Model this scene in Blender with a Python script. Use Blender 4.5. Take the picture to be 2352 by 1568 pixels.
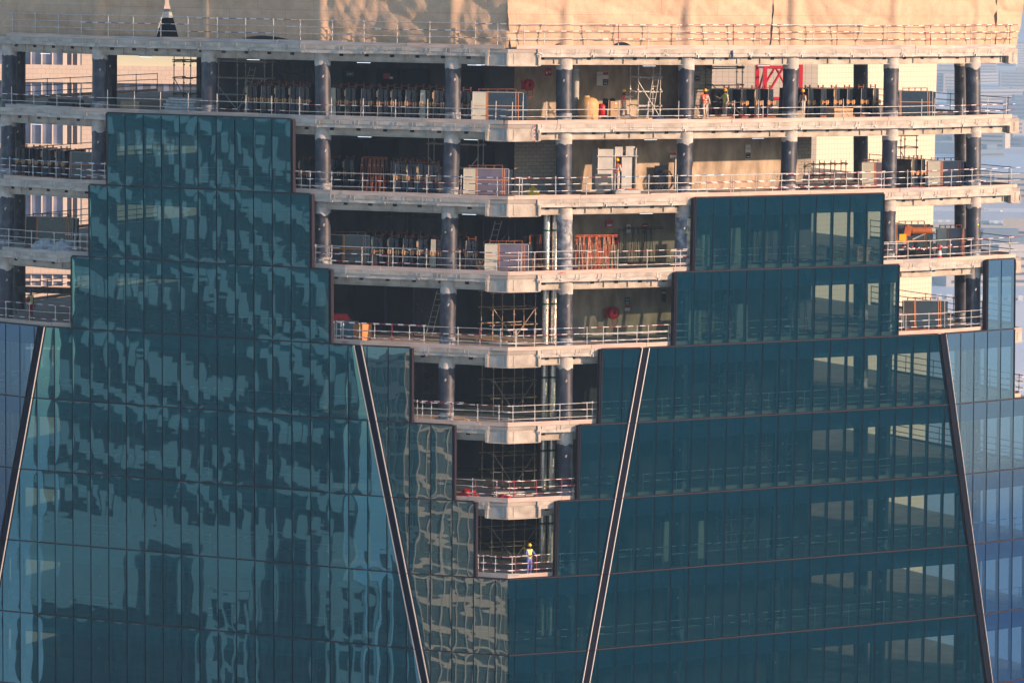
import bpy, bmesh, math, random
from mathutils import Vector, Matrix, noise
random.seed(7)
for _o in list(bpy.data.objects): bpy.data.objects.remove(_o)
SC = bpy.context.scene
COL = SC.collection
R = math.radians
# ------------------------------------------------------------------ camera
FPX, PITCH, ROLL = 9275.43, .09748, -.01398      # focal length in 2352-wide pixels
_fw = Vector((0, math.cos(PITCH), -math.sin(PITCH))); _up = Vector((0, math.sin(PITCH), math.cos(PITCH))); _rt = Vector((1, 0, 0))
CR = _rt*math.cos(ROLL) - _up*math.sin(ROLL)
CU = _rt*math.sin(ROLL) + _up*math.cos(ROLL)
CF = _fw
cam = bpy.data.objects.new('camera', bpy.data.cameras.new('camera'))
COL.objects.link(cam)
cam.matrix_world = Matrix(((CR.x, CU.x, -CF.x, 0), (CR.y, CU.y, -CF.y, 0), (CR.z, CU.z, -CF.z, 0), (0, 0, 0, 1)))
cam.data.sensor_fit = 'HORIZONTAL'; cam.data.sensor_width = 36; cam.data.lens = FPX/2352*36
cam.data.clip_start = 1; cam.data.clip_end = 60000
SC.camera = cam
# ------------------------------------------------------------------ world, sun, exposure
SUN_AZ = Vector((math.cos(R(23.6)), -math.sin(R(23.6)))); SUN_EL = R(14)
w = bpy.data.worlds.new('World'); SC.world = w; w.use_nodes = True
nt = w.node_tree; bg = nt.nodes['Background']
sky = nt.nodes.new('ShaderNodeTexSky'); sky.sky_type = 'NISHITA'; sky.sun_disc = False
sky.sun_elevation = SUN_EL; sky.sun_rotation = math.atan2(SUN_AZ.x, SUN_AZ.y)
sky.air_density = 1.2; sky.dust_density = .8; sky.ozone_density = 3.0; sky.altitude = 150
nt.links.new(sky.outputs[0], bg.inputs[0]); bg.inputs[1].default_value = .15
sd = Vector((SUN_AZ.x*math.cos(SUN_EL), SUN_AZ.y*math.cos(SUN_EL), math.sin(SUN_EL)))
sun = bpy.data.objects.new('sun', bpy.data.lights.new('sun', 'SUN')); COL.objects.link(sun)
sun.data.energy = 4.6; sun.data.angle = R(.6); sun.data.color = (1, .64, .42)
sun.rotation_euler = sd.to_track_quat('Z', 'Y').to_euler()
SC.view_settings.view_transform = 'Standard'; SC.view_settings.look = 'None'
SC.view_settings.exposure = .9; SC.view_settings.gamma = 1
SC.cycles.max_bounces = 8; SC.cycles.diffuse_bounces = 3; SC.cycles.glossy_bounces = 4
SC.cycles.transparent_max_bounces = 14; SC.cycles.transmission_bounces = 4; SC.cycles.caustics_reflective = False
SC.cycles.caustics_refractive = False; SC.cycles.sample_clamp_indirect = 6
# ------------------------------------------------------------------ node materials
def mat(name, col, rough=.7, col2=None, scale=3., metal=0., bump=0., bscale=None, spec=.3, stretch=(1, 1, 1), lo=.35, hi=.65, detail=4):
    m = bpy.data.materials.new(name); m.use_nodes = True; n = m.node_tree; b = n.nodes['Principled BSDF']
    b.inputs['Roughness'].default_value = rough; b.inputs['Metallic'].default_value = metal
    b.inputs['Specular IOR Level'].default_value = spec
    b.inputs['Base Color'].default_value = (*col, 1)
    if col2 or bump:
        tc = n.nodes.new('ShaderNodeTexCoord'); mp = n.nodes.new('ShaderNodeMapping'); mp.inputs['Scale'].default_value = stretch
        n.links.new(tc.outputs['Object'], mp.inputs[0])
    if col2:
        t = n.nodes.new('ShaderNodeTexNoise'); t.inputs['Scale'].default_value = scale; t.inputs['Detail'].default_value = detail
        n.links.new(mp.outputs[0], t.inputs[0])
        r = n.nodes.new('ShaderNodeValToRGB'); r.color_ramp.elements[0].position = lo; r.color_ramp.elements[1].position = hi
        r.color_ramp.elements[0].color = (*col, 1); r.color_ramp.elements[1].color = (*col2, 1)
        n.links.new(t.outputs['Fac'], r.inputs[0]); n.links.new(r.outputs[0], b.inputs['Base Color'])
    if bump:
        t2 = n.nodes.new('ShaderNodeTexNoise'); t2.inputs['Scale'].default_value = bscale or scale*6; t2.inputs['Detail'].default_value = 5
        n.links.new(mp.outputs[0], t2.inputs[0])
        bp = n.nodes.new('ShaderNodeBump'); bp.inputs['Strength'].default_value = 1; bp.inputs['Distance'].default_value = bump
        n.links.new(t2.outputs['Fac'], bp.inputs['Height']); n.links.new(bp.outputs[0], b.inputs['Normal'])
    return m
def brick(name, c1, c2, mortar, bw, rh, ms=.012, rough=.8, offset=.5, axis='XZ', bump=.0):
    m = bpy.data.materials.new(name); m.use_nodes = True; n = m.node_tree; b = n.nodes['Principled BSDF']
    b.inputs['Roughness'].default_value = rough; b.inputs['Specular IOR Level'].default_value = .2
    tc = n.nodes.new('ShaderNodeTexCoord'); sx = n.nodes.new('ShaderNodeSeparateXYZ'); cb = n.nodes.new('ShaderNodeCombineXYZ')
    n.links.new(tc.outputs['Object'], sx.inputs[0])
    n.links.new(sx.outputs[axis[0]], cb.inputs[0]); n.links.new(sx.outputs[axis[1]], cb.inputs[1])
    t = n.nodes.new('ShaderNodeTexBrick'); t.inputs['Scale'].default_value = 1; t.inputs['Brick Width'].default_value = bw
    t.inputs['Row Height'].default_value = rh; t.inputs['Mortar Size'].default_value = ms; t.offset = offset
    t.inputs['Color1'].default_value = (*c1, 1); t.inputs['Color2'].default_value = (*c2, 1); t.inputs['Mortar'].default_value = (*mortar, 1)
    t.inputs['Bias'].default_value = -.2
    n.links.new(cb.outputs[0], t.inputs[0]); n.links.new(t.outputs[0], b.inputs['Base Color'])
    return m
def striped(name, c1, c2, period=.75, rough=.5):
    m = bpy.data.materials.new(name); m.use_nodes = True; n = m.node_tree; b = n.nodes['Principled BSDF']
    b.inputs['Roughness'].default_value = rough
    tc = n.nodes.new('ShaderNodeTexCoord'); sx = n.nodes.new('ShaderNodeSeparateXYZ'); n.links.new(tc.outputs['Object'], sx.inputs[0])
    ad = n.nodes.new('ShaderNodeMath'); ad.operation = 'ADD'; n.links.new(sx.outputs['X'], ad.inputs[0])
    oi = n.nodes.new('ShaderNodeObjectInfo'); n.links.new(oi.outputs['Random'], ad.inputs[1])
    d = n.nodes.new('ShaderNodeMath'); d.operation = 'DIVIDE'; d.inputs[1].default_value = period; n.links.new(ad.outputs[0], d.inputs[0])
    f = n.nodes.new('ShaderNodeMath'); f.operation = 'FRACT'; n.links.new(d.outputs[0], f.inputs[0])
    g = n.nodes.new('ShaderNodeMath'); g.operation = 'GREATER_THAN'; g.inputs[1].default_value = .55; n.links.new(f.outputs[0], g.inputs[0])
    mx = n.nodes.new('ShaderNodeMix'); mx.data_type = 'RGBA'; mx.inputs['A'].default_value = (*c1, 1); mx.inputs['B'].default_value = (*c2, 1)
    n.links.new(g.outputs[0], mx.inputs['Factor']); n.links.new(mx.outputs['Result'], b.inputs['Base Color'])
    return m
def emit(name, col, s):
    m = bpy.data.materials.new(name); m.use_nodes = True; b = m.node_tree.nodes['Principled BSDF']
    b.inputs['Emission Color'].default_value = (*col, 1); b.inputs['Emission Strength'].default_value = s; return m
def glassmat(name, trans, gloss, ior, body=None, bodyfac=0., rough=0.):
    m = bpy.data.materials.new(name); m.use_nodes = True; n = m.node_tree; n.nodes.clear()
    out = n.nodes.new('ShaderNodeOutputMaterial')
    tr = n.nodes.new('ShaderNodeBsdfTransparent'); tr.inputs[0].default_value = (*trans, 1)
    base = tr.outputs[0]
    if body:
        df = n.nodes.new('ShaderNodeBsdfDiffuse'); df.inputs[0].default_value = (*body, 1)
        mm = n.nodes.new('ShaderNodeMixShader'); mm.inputs[0].default_value = bodyfac
        n.links.new(base, mm.inputs[1]); n.links.new(df.outputs[0], mm.inputs[2]); base = mm.outputs[0]
    gl = n.nodes.new('ShaderNodeBsdfGlossy'); gl.inputs['Color'].default_value = (*gloss, 1); gl.inputs['Roughness'].default_value = rough
    lw_ = n.nodes.new('ShaderNodeLayerWeight'); pw = n.nodes.new('ShaderNodeMath'); pw.operation = 'POWER'; pw.inputs[1].default_value = 5
    n.links.new(lw_.outputs['Facing'], pw.inputs[0]); r0 = ((ior-1)/(ior+1))**2
    ma = n.nodes.new('ShaderNodeMath'); ma.operation = 'MULTIPLY_ADD'; ma.inputs[1].default_value = 1-r0; ma.inputs[2].default_value = r0; n.links.new(pw.outputs[0], ma.inputs[0])
    mx = n.nodes.new('ShaderNodeMixShader'); n.links.new(ma.outputs[0], mx.inputs[0])
    n.links.new(base, mx.inputs[1]); n.links.new(gl.outputs[0], mx.inputs[2]); n.links.new(mx.outputs[0], out.inputs[0])
    return m
M = {}
M['concrete'] = mat('concrete', (.22, .21, .20), .85, (.34, .32, .29), 1.2, bump=.01)
M['deck'] = mat('deck_concrete', (.25, .22, .19), .9, (.36, .32, .27), .8, bump=.006)
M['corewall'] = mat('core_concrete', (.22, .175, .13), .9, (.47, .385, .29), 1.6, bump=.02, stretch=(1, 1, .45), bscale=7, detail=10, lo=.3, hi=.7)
M['coreshade'] = mat('shaded_core_wall', (.035, .042, .055), .9, (.085, .09, .10), .9, bump=.012, stretch=(1, 1, .35), bscale=5, detail=8)  # core concrete again, with the dim interior shade put into its colour
M['block'] = brick('blockwork', (.30, .27, .23), (.24, .22, .19), (.14, .13, .12), .42, .21, .014)
M['spray'] = mat('sprayed_fireproofing', (.33, .30, .265), .95, (.53, .49, .43), 1.5, bump=.04, bscale=14, detail=12, stretch=(1, 1, 1.6), lo=.3, hi=.68)
M['beam'] = mat('sprayed_beam', (.29, .255, .21), .95, (.48, .435, .37), 1.4, bump=.02, bscale=14, detail=10, lo=.32, hi=.66)
M['plate'] = mat('primed_steel_plate', (.28, .29, .28), .7, (.36, .36, .33), 2.5, bump=.004)
M['dark'] = mat('opening_shade', (.012, .014, .018), .9)  # painted shade of pockets and doorways that are not cut
M['col'] = mat('column_paint', (.018, .022, .036), .5, (.10, .11, .13), 2.6, bump=.004, spec=.4, detail=12, lo=.48, hi=.82, stretch=(1, 1, .6))
M['coldust'] = mat('dusty_column_paint', (.10, .11, .135), .6, (.42, .42, .42), 3.5, bump=.004, lo=.4, hi=.75, detail=10)
M['board'] = mat('toe_board_timber', (.40, .31, .26), .85, (.55, .43, .36), 2.5, bump=.004, stretch=(.3, .3, 3))
M['boardgrey'] = mat('weathered_timber', (.30, .27, .25), .9, (.45, .41, .38), 2.5, bump=.004, stretch=(.3, .3, 3))
M['galv'] = mat('galvanised_tube', (.36, .36, .35), .5, (.56, .54, .51), 5, metal=.3)
M['darktube'] = mat('dark_tube', (.03, .033, .04), .6, (.09, .08, .075), 4)
M['browntube'] = mat('weathered_tube', (.26, .18, .12), .8, (.44, .34, .26), 5)
M['redtube'] = mat('red_tube', (.24, .03, .05), .5, (.62, .55, .52), 1.6, lo=.55, hi=.6)
M['redwhite'] = striped('red_white_tube', (.20, .03, .05), (.70, .68, .64), .7)
M['bluewhite'] = striped('blue_white_tube', (.05, .12, .24), (.70, .69, .66), .8)
M['sack'] = mat('sacking_cloth', (.47, .33, .22), .95, (.58, .42, .29), .35, bump=.004, bscale=60, detail=9)
def sackmat():
    m = brick('sacking_cloth', (.50, .355, .24), (.54, .39, .265), (.36, .25, .17), 3.3, 1.9, .010, .95); n = m.node_tree; b = n.nodes['Principled BSDF']
    br = [q for q in n.nodes if q.type == 'TEX_BRICK'][0]; tc = [q for q in n.nodes if q.type == 'TEX_COORD'][0]
    t = n.nodes.new('ShaderNodeTexNoise'); t.inputs['Scale'].default_value = 1.3; t.inputs['Detail'].default_value = 12; t.inputs['Roughness'].default_value = .72; n.links.new(tc.outputs['Object'], t.inputs[0])
    rp = n.nodes.new('ShaderNodeValToRGB'); rp.color_ramp.elements[0].position = .3; rp.color_ramp.elements[1].position = .7
    rp.color_ramp.elements[0].color = (.82, .80, .78, 1); rp.color_ramp.elements[1].color = (1.08, 1.08, 1.1, 1); n.links.new(t.outputs['Fac'], rp.inputs[0])
    mx = n.nodes.new('ShaderNodeMix'); mx.data_type = 'RGBA'; mx.blend_type = 'MULTIPLY'; mx.inputs['Factor'].default_value = 1
    n.links.new(br.outputs[0], mx.inputs['A']); n.links.new(rp.outputs[0], mx.inputs['B']); n.links.new(mx.outputs['Result'], b.inputs['Base Color'])
    bp = n.nodes.new('ShaderNodeBump'); bp.inputs['Distance'].default_value = .03; bp.inputs['Strength'].default_value = .8
    t2 = n.nodes.new('ShaderNodeTexNoise'); t2.inputs['Scale'].default_value = 3.2; t2.inputs['Detail'].default_value = 8; t2.inputs['Distortion'].default_value = 1.2; n.links.new(tc.outputs['Object'], t2.inputs[0])
    n.links.new(t2.outputs['Fac'], bp.inputs['Height']); n.links.new(bp.outputs[0], b.inputs['Normal']); return m
M['sack'] = sackmat()
M['mull'] = mat('mullion', (.006, .009, .015), .95, spec=.02)
M['mullin'] = mat('mullion_inner', (.15, .28, .31), .5)
M['jamb'] = mat('jamb_profile', (.028, .022, .028), .9, spec=.05)
M['trim'] = mat('bright_trim', (.42, .41, .40), .5, metal=.2)
M['trimdark'] = mat('dark_trim', (.008, .010, .018), .9, spec=.03)
M['transom'] = mat('transom', (.035, .026, .030), .9, spec=.05)
M['glass'] = glassmat('facade_glass', (.32, .46, .45), (.26, .60, .88), 2.1, (.0, .051, .093), .32)
M['spandrel'] = glassmat('spandrel_glass', (.03, .12, .17), (.42, .70, .90), 2.2, (.0, .023, .044), .85)
M['glassleft'] = glassmat('mirror_facade_glass', (.20, .38, .40), (.32, .74, .88), 3.2, (.0, .090, .105), .50, rough=.010)
M['spandrelleft'] = glassmat('mirror_spandrel_glass', (.03, .12, .17), (.32, .74, .88), 3.2, (.0, .085, .100), .7, rough=.010)
M['glasscorner'] = glassmat('corner_facade_glass', (.15, .32, .36), (.48, .62, .68), 2.8, (.0, .070, .095), .5)
M['glassedge'] = glassmat('edge_facade_glass', (.17, .33, .42), (.26, .44, .84), 2.4, (.0, .036, .085), .30)
M['spandreledge'] = glassmat('edge_spandrel_glass', (.03, .12, .17), (.24, .42, .84), 2.3, (.0, .016, .05), .85)
M['dglass'] = mat('dark_glass_stack', (.008, .012, .022), .12, (.014, .022, .035), 1, spec=.6)
M['vglass'] = mat('film_faced_glass', (.085, .075, .11), .3, (.12, .105, .15), .8, spec=.5)
M['cream'] = mat('cream_board', (.40, .40, .33), .7, (.48, .47, .39), 2)
M['gboard'] = mat('grey_board', (.022, .030, .034), .6, (.045, .052, .055), 2)
M['rust'] = mat('rust_steel', (.17, .05, .03), .8, (.26, .09, .05), 4)
M['rustred'] = mat('red_primer_steel', (.42, .08, .03), .7, (.50, .15, .07), 4)
M['strap'] = mat('orange_strap', (.75, .26, .05), .6)
M['wood'] = mat('timber', (.50, .31, .16), .8, (.60, .40, .22), 6, stretch=(1, 1, 4))
M['ply'] = mat('plywood', (.34, .25, .16), .8, (.42, .31, .20), 2)
M['white'] = mat('white_sheet', (.34, .34, .32), .7, (.44, .43, .40), 1.5)
M['lampw'] = emit('fluorescent_tube', (.85, .92, 1), 1.0)
M['red'] = mat('red_paint', (.45, .012, .025), .4)
M['signred'] = mat('sign_red', (.40, .02, .03), .5)
M['green'] = mat('sign_green', (.01, .09, .05), .5)
M['black'] = mat('black_paint', (.01, .01, .011), .5)
M['signw'] = mat('sign_white', (.62, .62, .60), .5)
M['foil'] = mat('pipe_foil', (.75, .70, .62), .28, (.55, .5, .45), 8, metal=.9, bump=.02, bscale=14)
M['teal'] = mat('teal_panel', (.05, .13, .17), .4)
M['bluetarp'] = mat('blue_tarpaulin', (.012, .03, .075), .6, (.02, .06, .13), 4, bump=.05, bscale=6)
M['redtarp'] = mat('red_tarpaulin', (.62, .03, .02), .6, (.48, .02, .02), 4, bump=.04, bscale=5)
M['poly'] = mat('polythene_sheet', (.30, .32, .35), .35, (.48, .50, .52), 5, bump=.05, bscale=7)
M['tank'] = mat('tank_plastic', (.50, .29, .12), .55, (.56, .34, .15), 2)
M['cab'] = mat('cabinet_paint', (.42, .28, .15), .5)
M['orange'] = mat('orange_paint', (.48, .13, .025), .55, (.36, .10, .03), 3)
M['cratewood'] = mat('orange_plywood', (.50, .21, .07), .7, (.42, .18, .06), 4)
M['yellow'] = mat('yellow_paint', (.75, .45, .02), .45)
M['skin'] = mat('skin', (.10, .05, .03), .6)
M['hivis'] = mat('orange_vest', (.85, .09, .03), .7)
M['hivisy'] = mat('yellow_vest', (.62, .72, .05), .7)
M['silver'] = mat('reflective_band', (.60, .60, .56), .4)
M['cwhite'] = mat('cream_clothes', (.58, .48, .38), .85, (.48, .39, .30), 6)
M['cblue'] = mat('blue_coverall', (.13, .15, .42), .85, (.17, .19, .48), 6)
M['cred'] = mat('red_coverall', (.32, .02, .03), .85)
M['helmet'] = mat('yellow_helmet', (.85, .42, .01), .35)
M['helmetb'] = mat('blue_helmet', (.015, .04, .16), .35)
M['boot'] = mat('boots', (.03, .025, .02), .7)
M['stone'] = brick('cream_stone', (.68, .53, .40), (.62, .49, .37), (.44, .33, .25), .66, .37, .012)
M['tile'] = brick('cream_tile', (.57, .48, .37), (.55, .46, .35), (.36, .27, .19), .36, .40, .012, offset=0)
M['bgwhite'] = mat('pale_render', (.66, .60, .56), .8)
M['bgframe'] = mat('cream_frame', (.70, .58, .48), .6)
# ------------------------------------------------------------------ mesh helpers
class MB:
    def __init__(s): s.v = []; s.f = []; s.m = []; s.s = []
    def add(s, vs, fs, m=0, smooth=False):
        o = len(s.v); s.v += [tuple(v) for v in vs]
        for f in fs: s.f.append([i+o for i in f]); s.m.append(m); s.s.append(smooth)
    def hexa(s, p, m=0):          # p: 4 bottom, 4 top
        s.add(p, [(3, 2, 1, 0), (4, 5, 6, 7), (0, 1, 5, 4), (1, 2, 6, 5), (2, 3, 7, 6), (3, 0, 4, 7)], m)
    def box(s, c, d, m=0, rz=0., rx=0., ry=0.):
        a = [(-.5, -.5, -.5), (.5, -.5, -.5), (.5, .5, -.5), (-.5, .5, -.5), (-.5, -.5, .5), (.5, -.5, .5), (.5, .5, .5), (-.5, .5, .5)]
        T = Matrix.Translation(Vector(c)) @ Matrix.Rotation(rz, 4, 'Z') @ Matrix.Rotation(ry, 4, 'Y') @ Matrix.Rotation(rx, 4, 'X')
        s.hexa([T @ Vector((x*d[0], y*d[1], z*d[2])) for x, y, z in a], m)
    def bar(s, p, q, t, nrm, t0, t1, d0, d1, m=0):   # bar p->q with cross axes t, nrm
        p = Vector(p); q = Vector(q); t = Vector(t); nrm = Vector(nrm)
        c = [(t0, d0), (t1, d0), (t1, d1), (t0, d1)]
        s.hexa([p+t*a+nrm*b for a, b in c]+[q+t*a+nrm*b for a, b in c], m)
    def tube(s, p, q, r, m=0, seg=7, r2=None, cap=True):
        p = Vector(p); q = Vector(q); d = (q-p)
        if d.length < 1e-6: return
        d.normalize(); a = d.orthogonal().normalized(); b = d.cross(a); r2 = r if r2 is None else r2
        vs = [p+(a*math.cos(2*math.pi*i/seg)+b*math.sin(2*math.pi*i/seg))*r for i in range(seg)] + \
             [q+(a*math.cos(2*math.pi*i/seg)+b*math.sin(2*math.pi*i/seg))*r2 for i in range(seg)]
        s.add(vs, [(i, (i+1) % seg, seg+(i+1) % seg, seg+i) for i in range(seg)], m, True)
        if cap: s.add(vs, [tuple(range(seg))[::-1], tuple(range(seg, 2*seg))], m)
    def path(s, pts, r, m=0, seg=7):
        for a, b in zip(pts, pts[1:]): s.tube(a, b, r, m, seg)
    def lathe(s, prof, c, m=0, seg=16, axis='Z'):
        vs = []; fs = []
        for r, h in prof:
            for i in range(seg):
                a = 2*math.pi*i/seg; x, y = r*math.cos(a), r*math.sin(a)
                vs.append((c[0]+x, c[1]+y, c[2]+h) if axis == 'Z' else (c[0]+x, c[1]-h, c[2]+y) if axis == 'Y' else (c[0]+h, c[1]+x, c[2]+y))
        for j in range(len(prof)-1):
            for i in range(seg): fs.append((j*seg+i, j*seg+(i+1) % seg, (j+1)*seg+(i+1) % seg, (j+1)*seg+i))
        s.add(vs, fs, m, True)
    def prism(s, poly, z0, z1, m=0):
        k = len(poly)
        s.add([(x, y, z0) for x, y in poly]+[(x, y, z1) for x, y in poly],
              [tuple(range(k))[::-1], tuple(range(k, 2*k))]+[(i, (i+1) % k, k+(i+1) % k, k+i) for i in range(k)], m)
    def blob(s, c, d, m=0, seg=14, rings=7, amp=.2, seed=0, half=True):
        vs = []; fs = []
        for j in range(rings+1):
            ph = (math.pi/2*j/rings) if half else (-math.pi/2+math.pi*j/rings)
            for i in range(seg):
                a = 2*math.pi*i/seg; u = Vector((math.cos(a)*math.cos(ph), math.sin(a)*math.cos(ph), math.sin(ph)))
                k = 1+amp*noise.noise(u*2.3+Vector((seed, seed*.7, 0)))+amp*.6*noise.noise(u*6+Vector((0, seed, 0)))
                vs.append((c[0]+u.x*d[0]*k, c[1]+u.y*d[1]*k, c[2]+u.z*d[2]*k))
        for j in range(rings):
            for i in range(seg): fs.append((j*seg+i, j*seg+(i+1) % seg, (j+1)*seg+(i+1) % seg, (j+1)*seg+i))
        s.add(vs, fs, m, True)
    def build(s, name, mats, parent=None, off=None, fixn=True):
        me = bpy.data.meshes.new(name)
        vs = s.v if off is None else [(x-off[0], y-off[1], z-off[2]) for x, y, z in s.v]
        me.from_pydata(vs, [], s.f)
        for k in (mats if isinstance(mats, (list, tuple)) else [mats]): me.materials.append(M[k] if isinstance(k, str) else k)
        me.polygons.foreach_set('material_index', s.m); me.polygons.foreach_set('use_smooth', s.s); me.update()
        if fixn: bm = bmesh.new(); bm.from_mesh(me); bmesh.ops.recalc_face_normals(bm, faces=bm.faces); bm.to_mesh(me); bm.free()
        o = bpy.data.objects.new(name, me); COL.objects.link(o)
        if parent: o.parent = parent
        return o
def tag(o, label=None, cat=None, group=None, kind=None):
    if label: o['label'] = label
    if cat: o['category'] = cat
    if group: o['group'] = group
    if kind: o['kind'] = kind
    return o
def thing(name, label, cat, loc=(0, 0, 0), rz=0., group=None):
    o = bpy.data.objects.new(name, None); COL.objects.link(o); o.empty_display_size = .3
    o.location = loc; o.rotation_euler = (0, 0, rz); return tag(o, label, cat, group)
def dup(root, loc, rz, label, group=None):
    r = root.copy(); COL.objects.link(r); r.location = loc; r.rotation_euler = (0, 0, rz); r['label'] = label
    if group: r['group'] = group
    def kids(src, dst):
        for ch in list(src.children):
            c = ch.copy(); COL.objects.link(c); c.parent = dst; kids(ch, c)
    kids(root, r); return r
ORD = ['first', 'second', 'third', 'fourth', 'fifth', 'sixth', 'seventh', 'eighth', 'ninth', 'tenth', 'eleventh', 'twelfth', 'thirteenth', 'fourteenth', 'fifteenth', 'sixteenth']
# ------------------------------------------------------------------ tower geometry (facets are planes y = a + b x + t n ; level n at Z0 - 4.2 n)
Z0, H = -9.95489, 4.2
FA = dict(A=(224.25879, -.45343, -.34479), B=(225.89399, -.31083, -.47613), C=(226.18636, .46009, -.52071), D=(224.81639, .60099, -.41982), F=(218.78842, .8567, -.58909))
def Z(n): return Z0-n*H
def isect(f, g, n, i=0.):
    a, b, t = FA[f]; c, d, u = FA[g]
    A_ = a+t*n+i*math.sqrt(1+b*b); C_ = c+u*n+i*math.sqrt(1+d*d)
    X = (C_-A_)/(b-d); return X, A_+b*X
def fx(f, px, n, i=0.):           # X on facet plane seen at image column px
    a, b, t = FA[f]; y0 = a+t*n+i*math.sqrt(1+b*b); k = (px-1176)/FPX; v = CR-k*CF
    return -(v.y*y0+v.z*Z(n))/(v.x+b*v.y)
_x3 = fx('A', 96, 3); _x5 = fx('A', 38, 5)
def fy(f, X, n, i=0.):
    a, b, t = FA[f]; return a+t*n+b*X+i*math.sqrt(1+b*b)
_bE = -.8; _c3 = fy('A', _x3, 3)-_bE*_x3; _c5 = fy('A', _x5, 5)-_bE*_x5
FA['E'] = (_c3-3*(_c5-_c3)/2, _bE, (_c5-_c3)/2)
ORDER = 'EABCDF'
def front(X, n, i=0.): return max(fy(f, X, n, i) for f in ORDER)
def ffac(X, n, i=0.): return max(ORDER, key=lambda f: fy(f, X, n, i))
def frot(X, n, i=0.): return math.atan(FA[ffac(X, n, i)][1])
def at(px, n, inset, dz=0.):      # plan point at image column px, a given distance behind the facade
    X = (px-1176)/40; k = (px-1176)/FPX; z = Z(n)+dz
    for _ in range(12):
        Y = front(X, n, inset); X = (k*(Y*CF.y+z*CF.z)-z*CR.z-Y*CR.y)/CR.x
    return Vector((X, front(X, n, inset), z))
def rend(n): return 2338+2.5*(n+1) if n <= 3 else 2352+14*(n-3)      # image column of the right-hand corner
def outline(n, i):
    L = at(-150, n, i); Rr = at(rend(n), n, i)
    pts = [(L.x, L.y)]
    for f, g in zip(ORDER, ORDER[1:]):
        X, Y = isect(f, g, n, i)
        if pts[-1][0] < X < Rr.x: pts.append((X, Y))
    pts.append((Rr.x, Rr.y))
    return pts
def backpts(n, i):
    o = outline(n, i); L, Rr = o[0], o[-1]
    return [(Rr[0]-19, Rr[1]+33), (L[0]+15, L[1]+33)]
def walk(pts, step):              # points along a polyline with unit tangents
    out = []
    for (x0, y0), (x1, y1) in zip(pts, pts[1:]):
        Lg = math.hypot(x1-x0, y1-y0); k = max(1, round(Lg/step))
        out += [((x0+(x1-x0)*j/k, y0+(y1-y0)*j/k), (x0+(x1-x0)*(j+1)/k, y0+(y1-y0)*(j+1)/k)) for j in range(k)]
    return out
LV = {-1: 'deck under the sacking', 0: 'highest open floor', 1: 'second open floor', 2: 'third open floor', 3: 'fourth open floor', 4: 'fifth open floor',
      5: 'sixth open floor', 6: 'lowest open floor', 7: 'upper fully glazed floor', 8: 'bottom glazed floor', 9: 'floor below'}
TW = thing('tower', 'tall unfinished office tower with open concrete floors above blue glass', 'building', (0, 240, -176))
TO = tuple(TW.location)
def sgn(v): return 1 if v > 0 else -1
# ---- which stretch of each level's edge is still open to view (image columns)
OPEN = {-1: [(-150, 2400)], 0: [(-150, 245), (677, 2400)], 1: [(-150, 205), (720, 1594), (2031, 2400)], 2: [(-150, 165), (762, 1552), (2066, 2262)],
        3: [(952, 1370)], 4: [(1050, 1325)], 5: [(1096, 1279)], 6: []}
def is_open(px, n): return any(a <= px <= b for a, b in OPEN.get(n, []))
def pxof(p):
    p = Vector(p); return 1176+FPX*p.dot(CR)/p.dot(CF)
def seg_bar(mb, p, q, i0, i1, z0, z1, m=0):
    t = Vector((q[0]-p[0], q[1]-p[1], 0)).normalized(); nn = Vector((-t.y, t.x, 0))
    mb.bar((p[0], p[1], z0), (q[0], q[1], z0), nn, Vector((0, 0, 1)), i0, i1, 0, z1-z0, m)
def lerp2(p, q, u): return (p[0]+(q[0]-p[0])*u, p[1]+(q[1]-p[1])*u)
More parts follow.
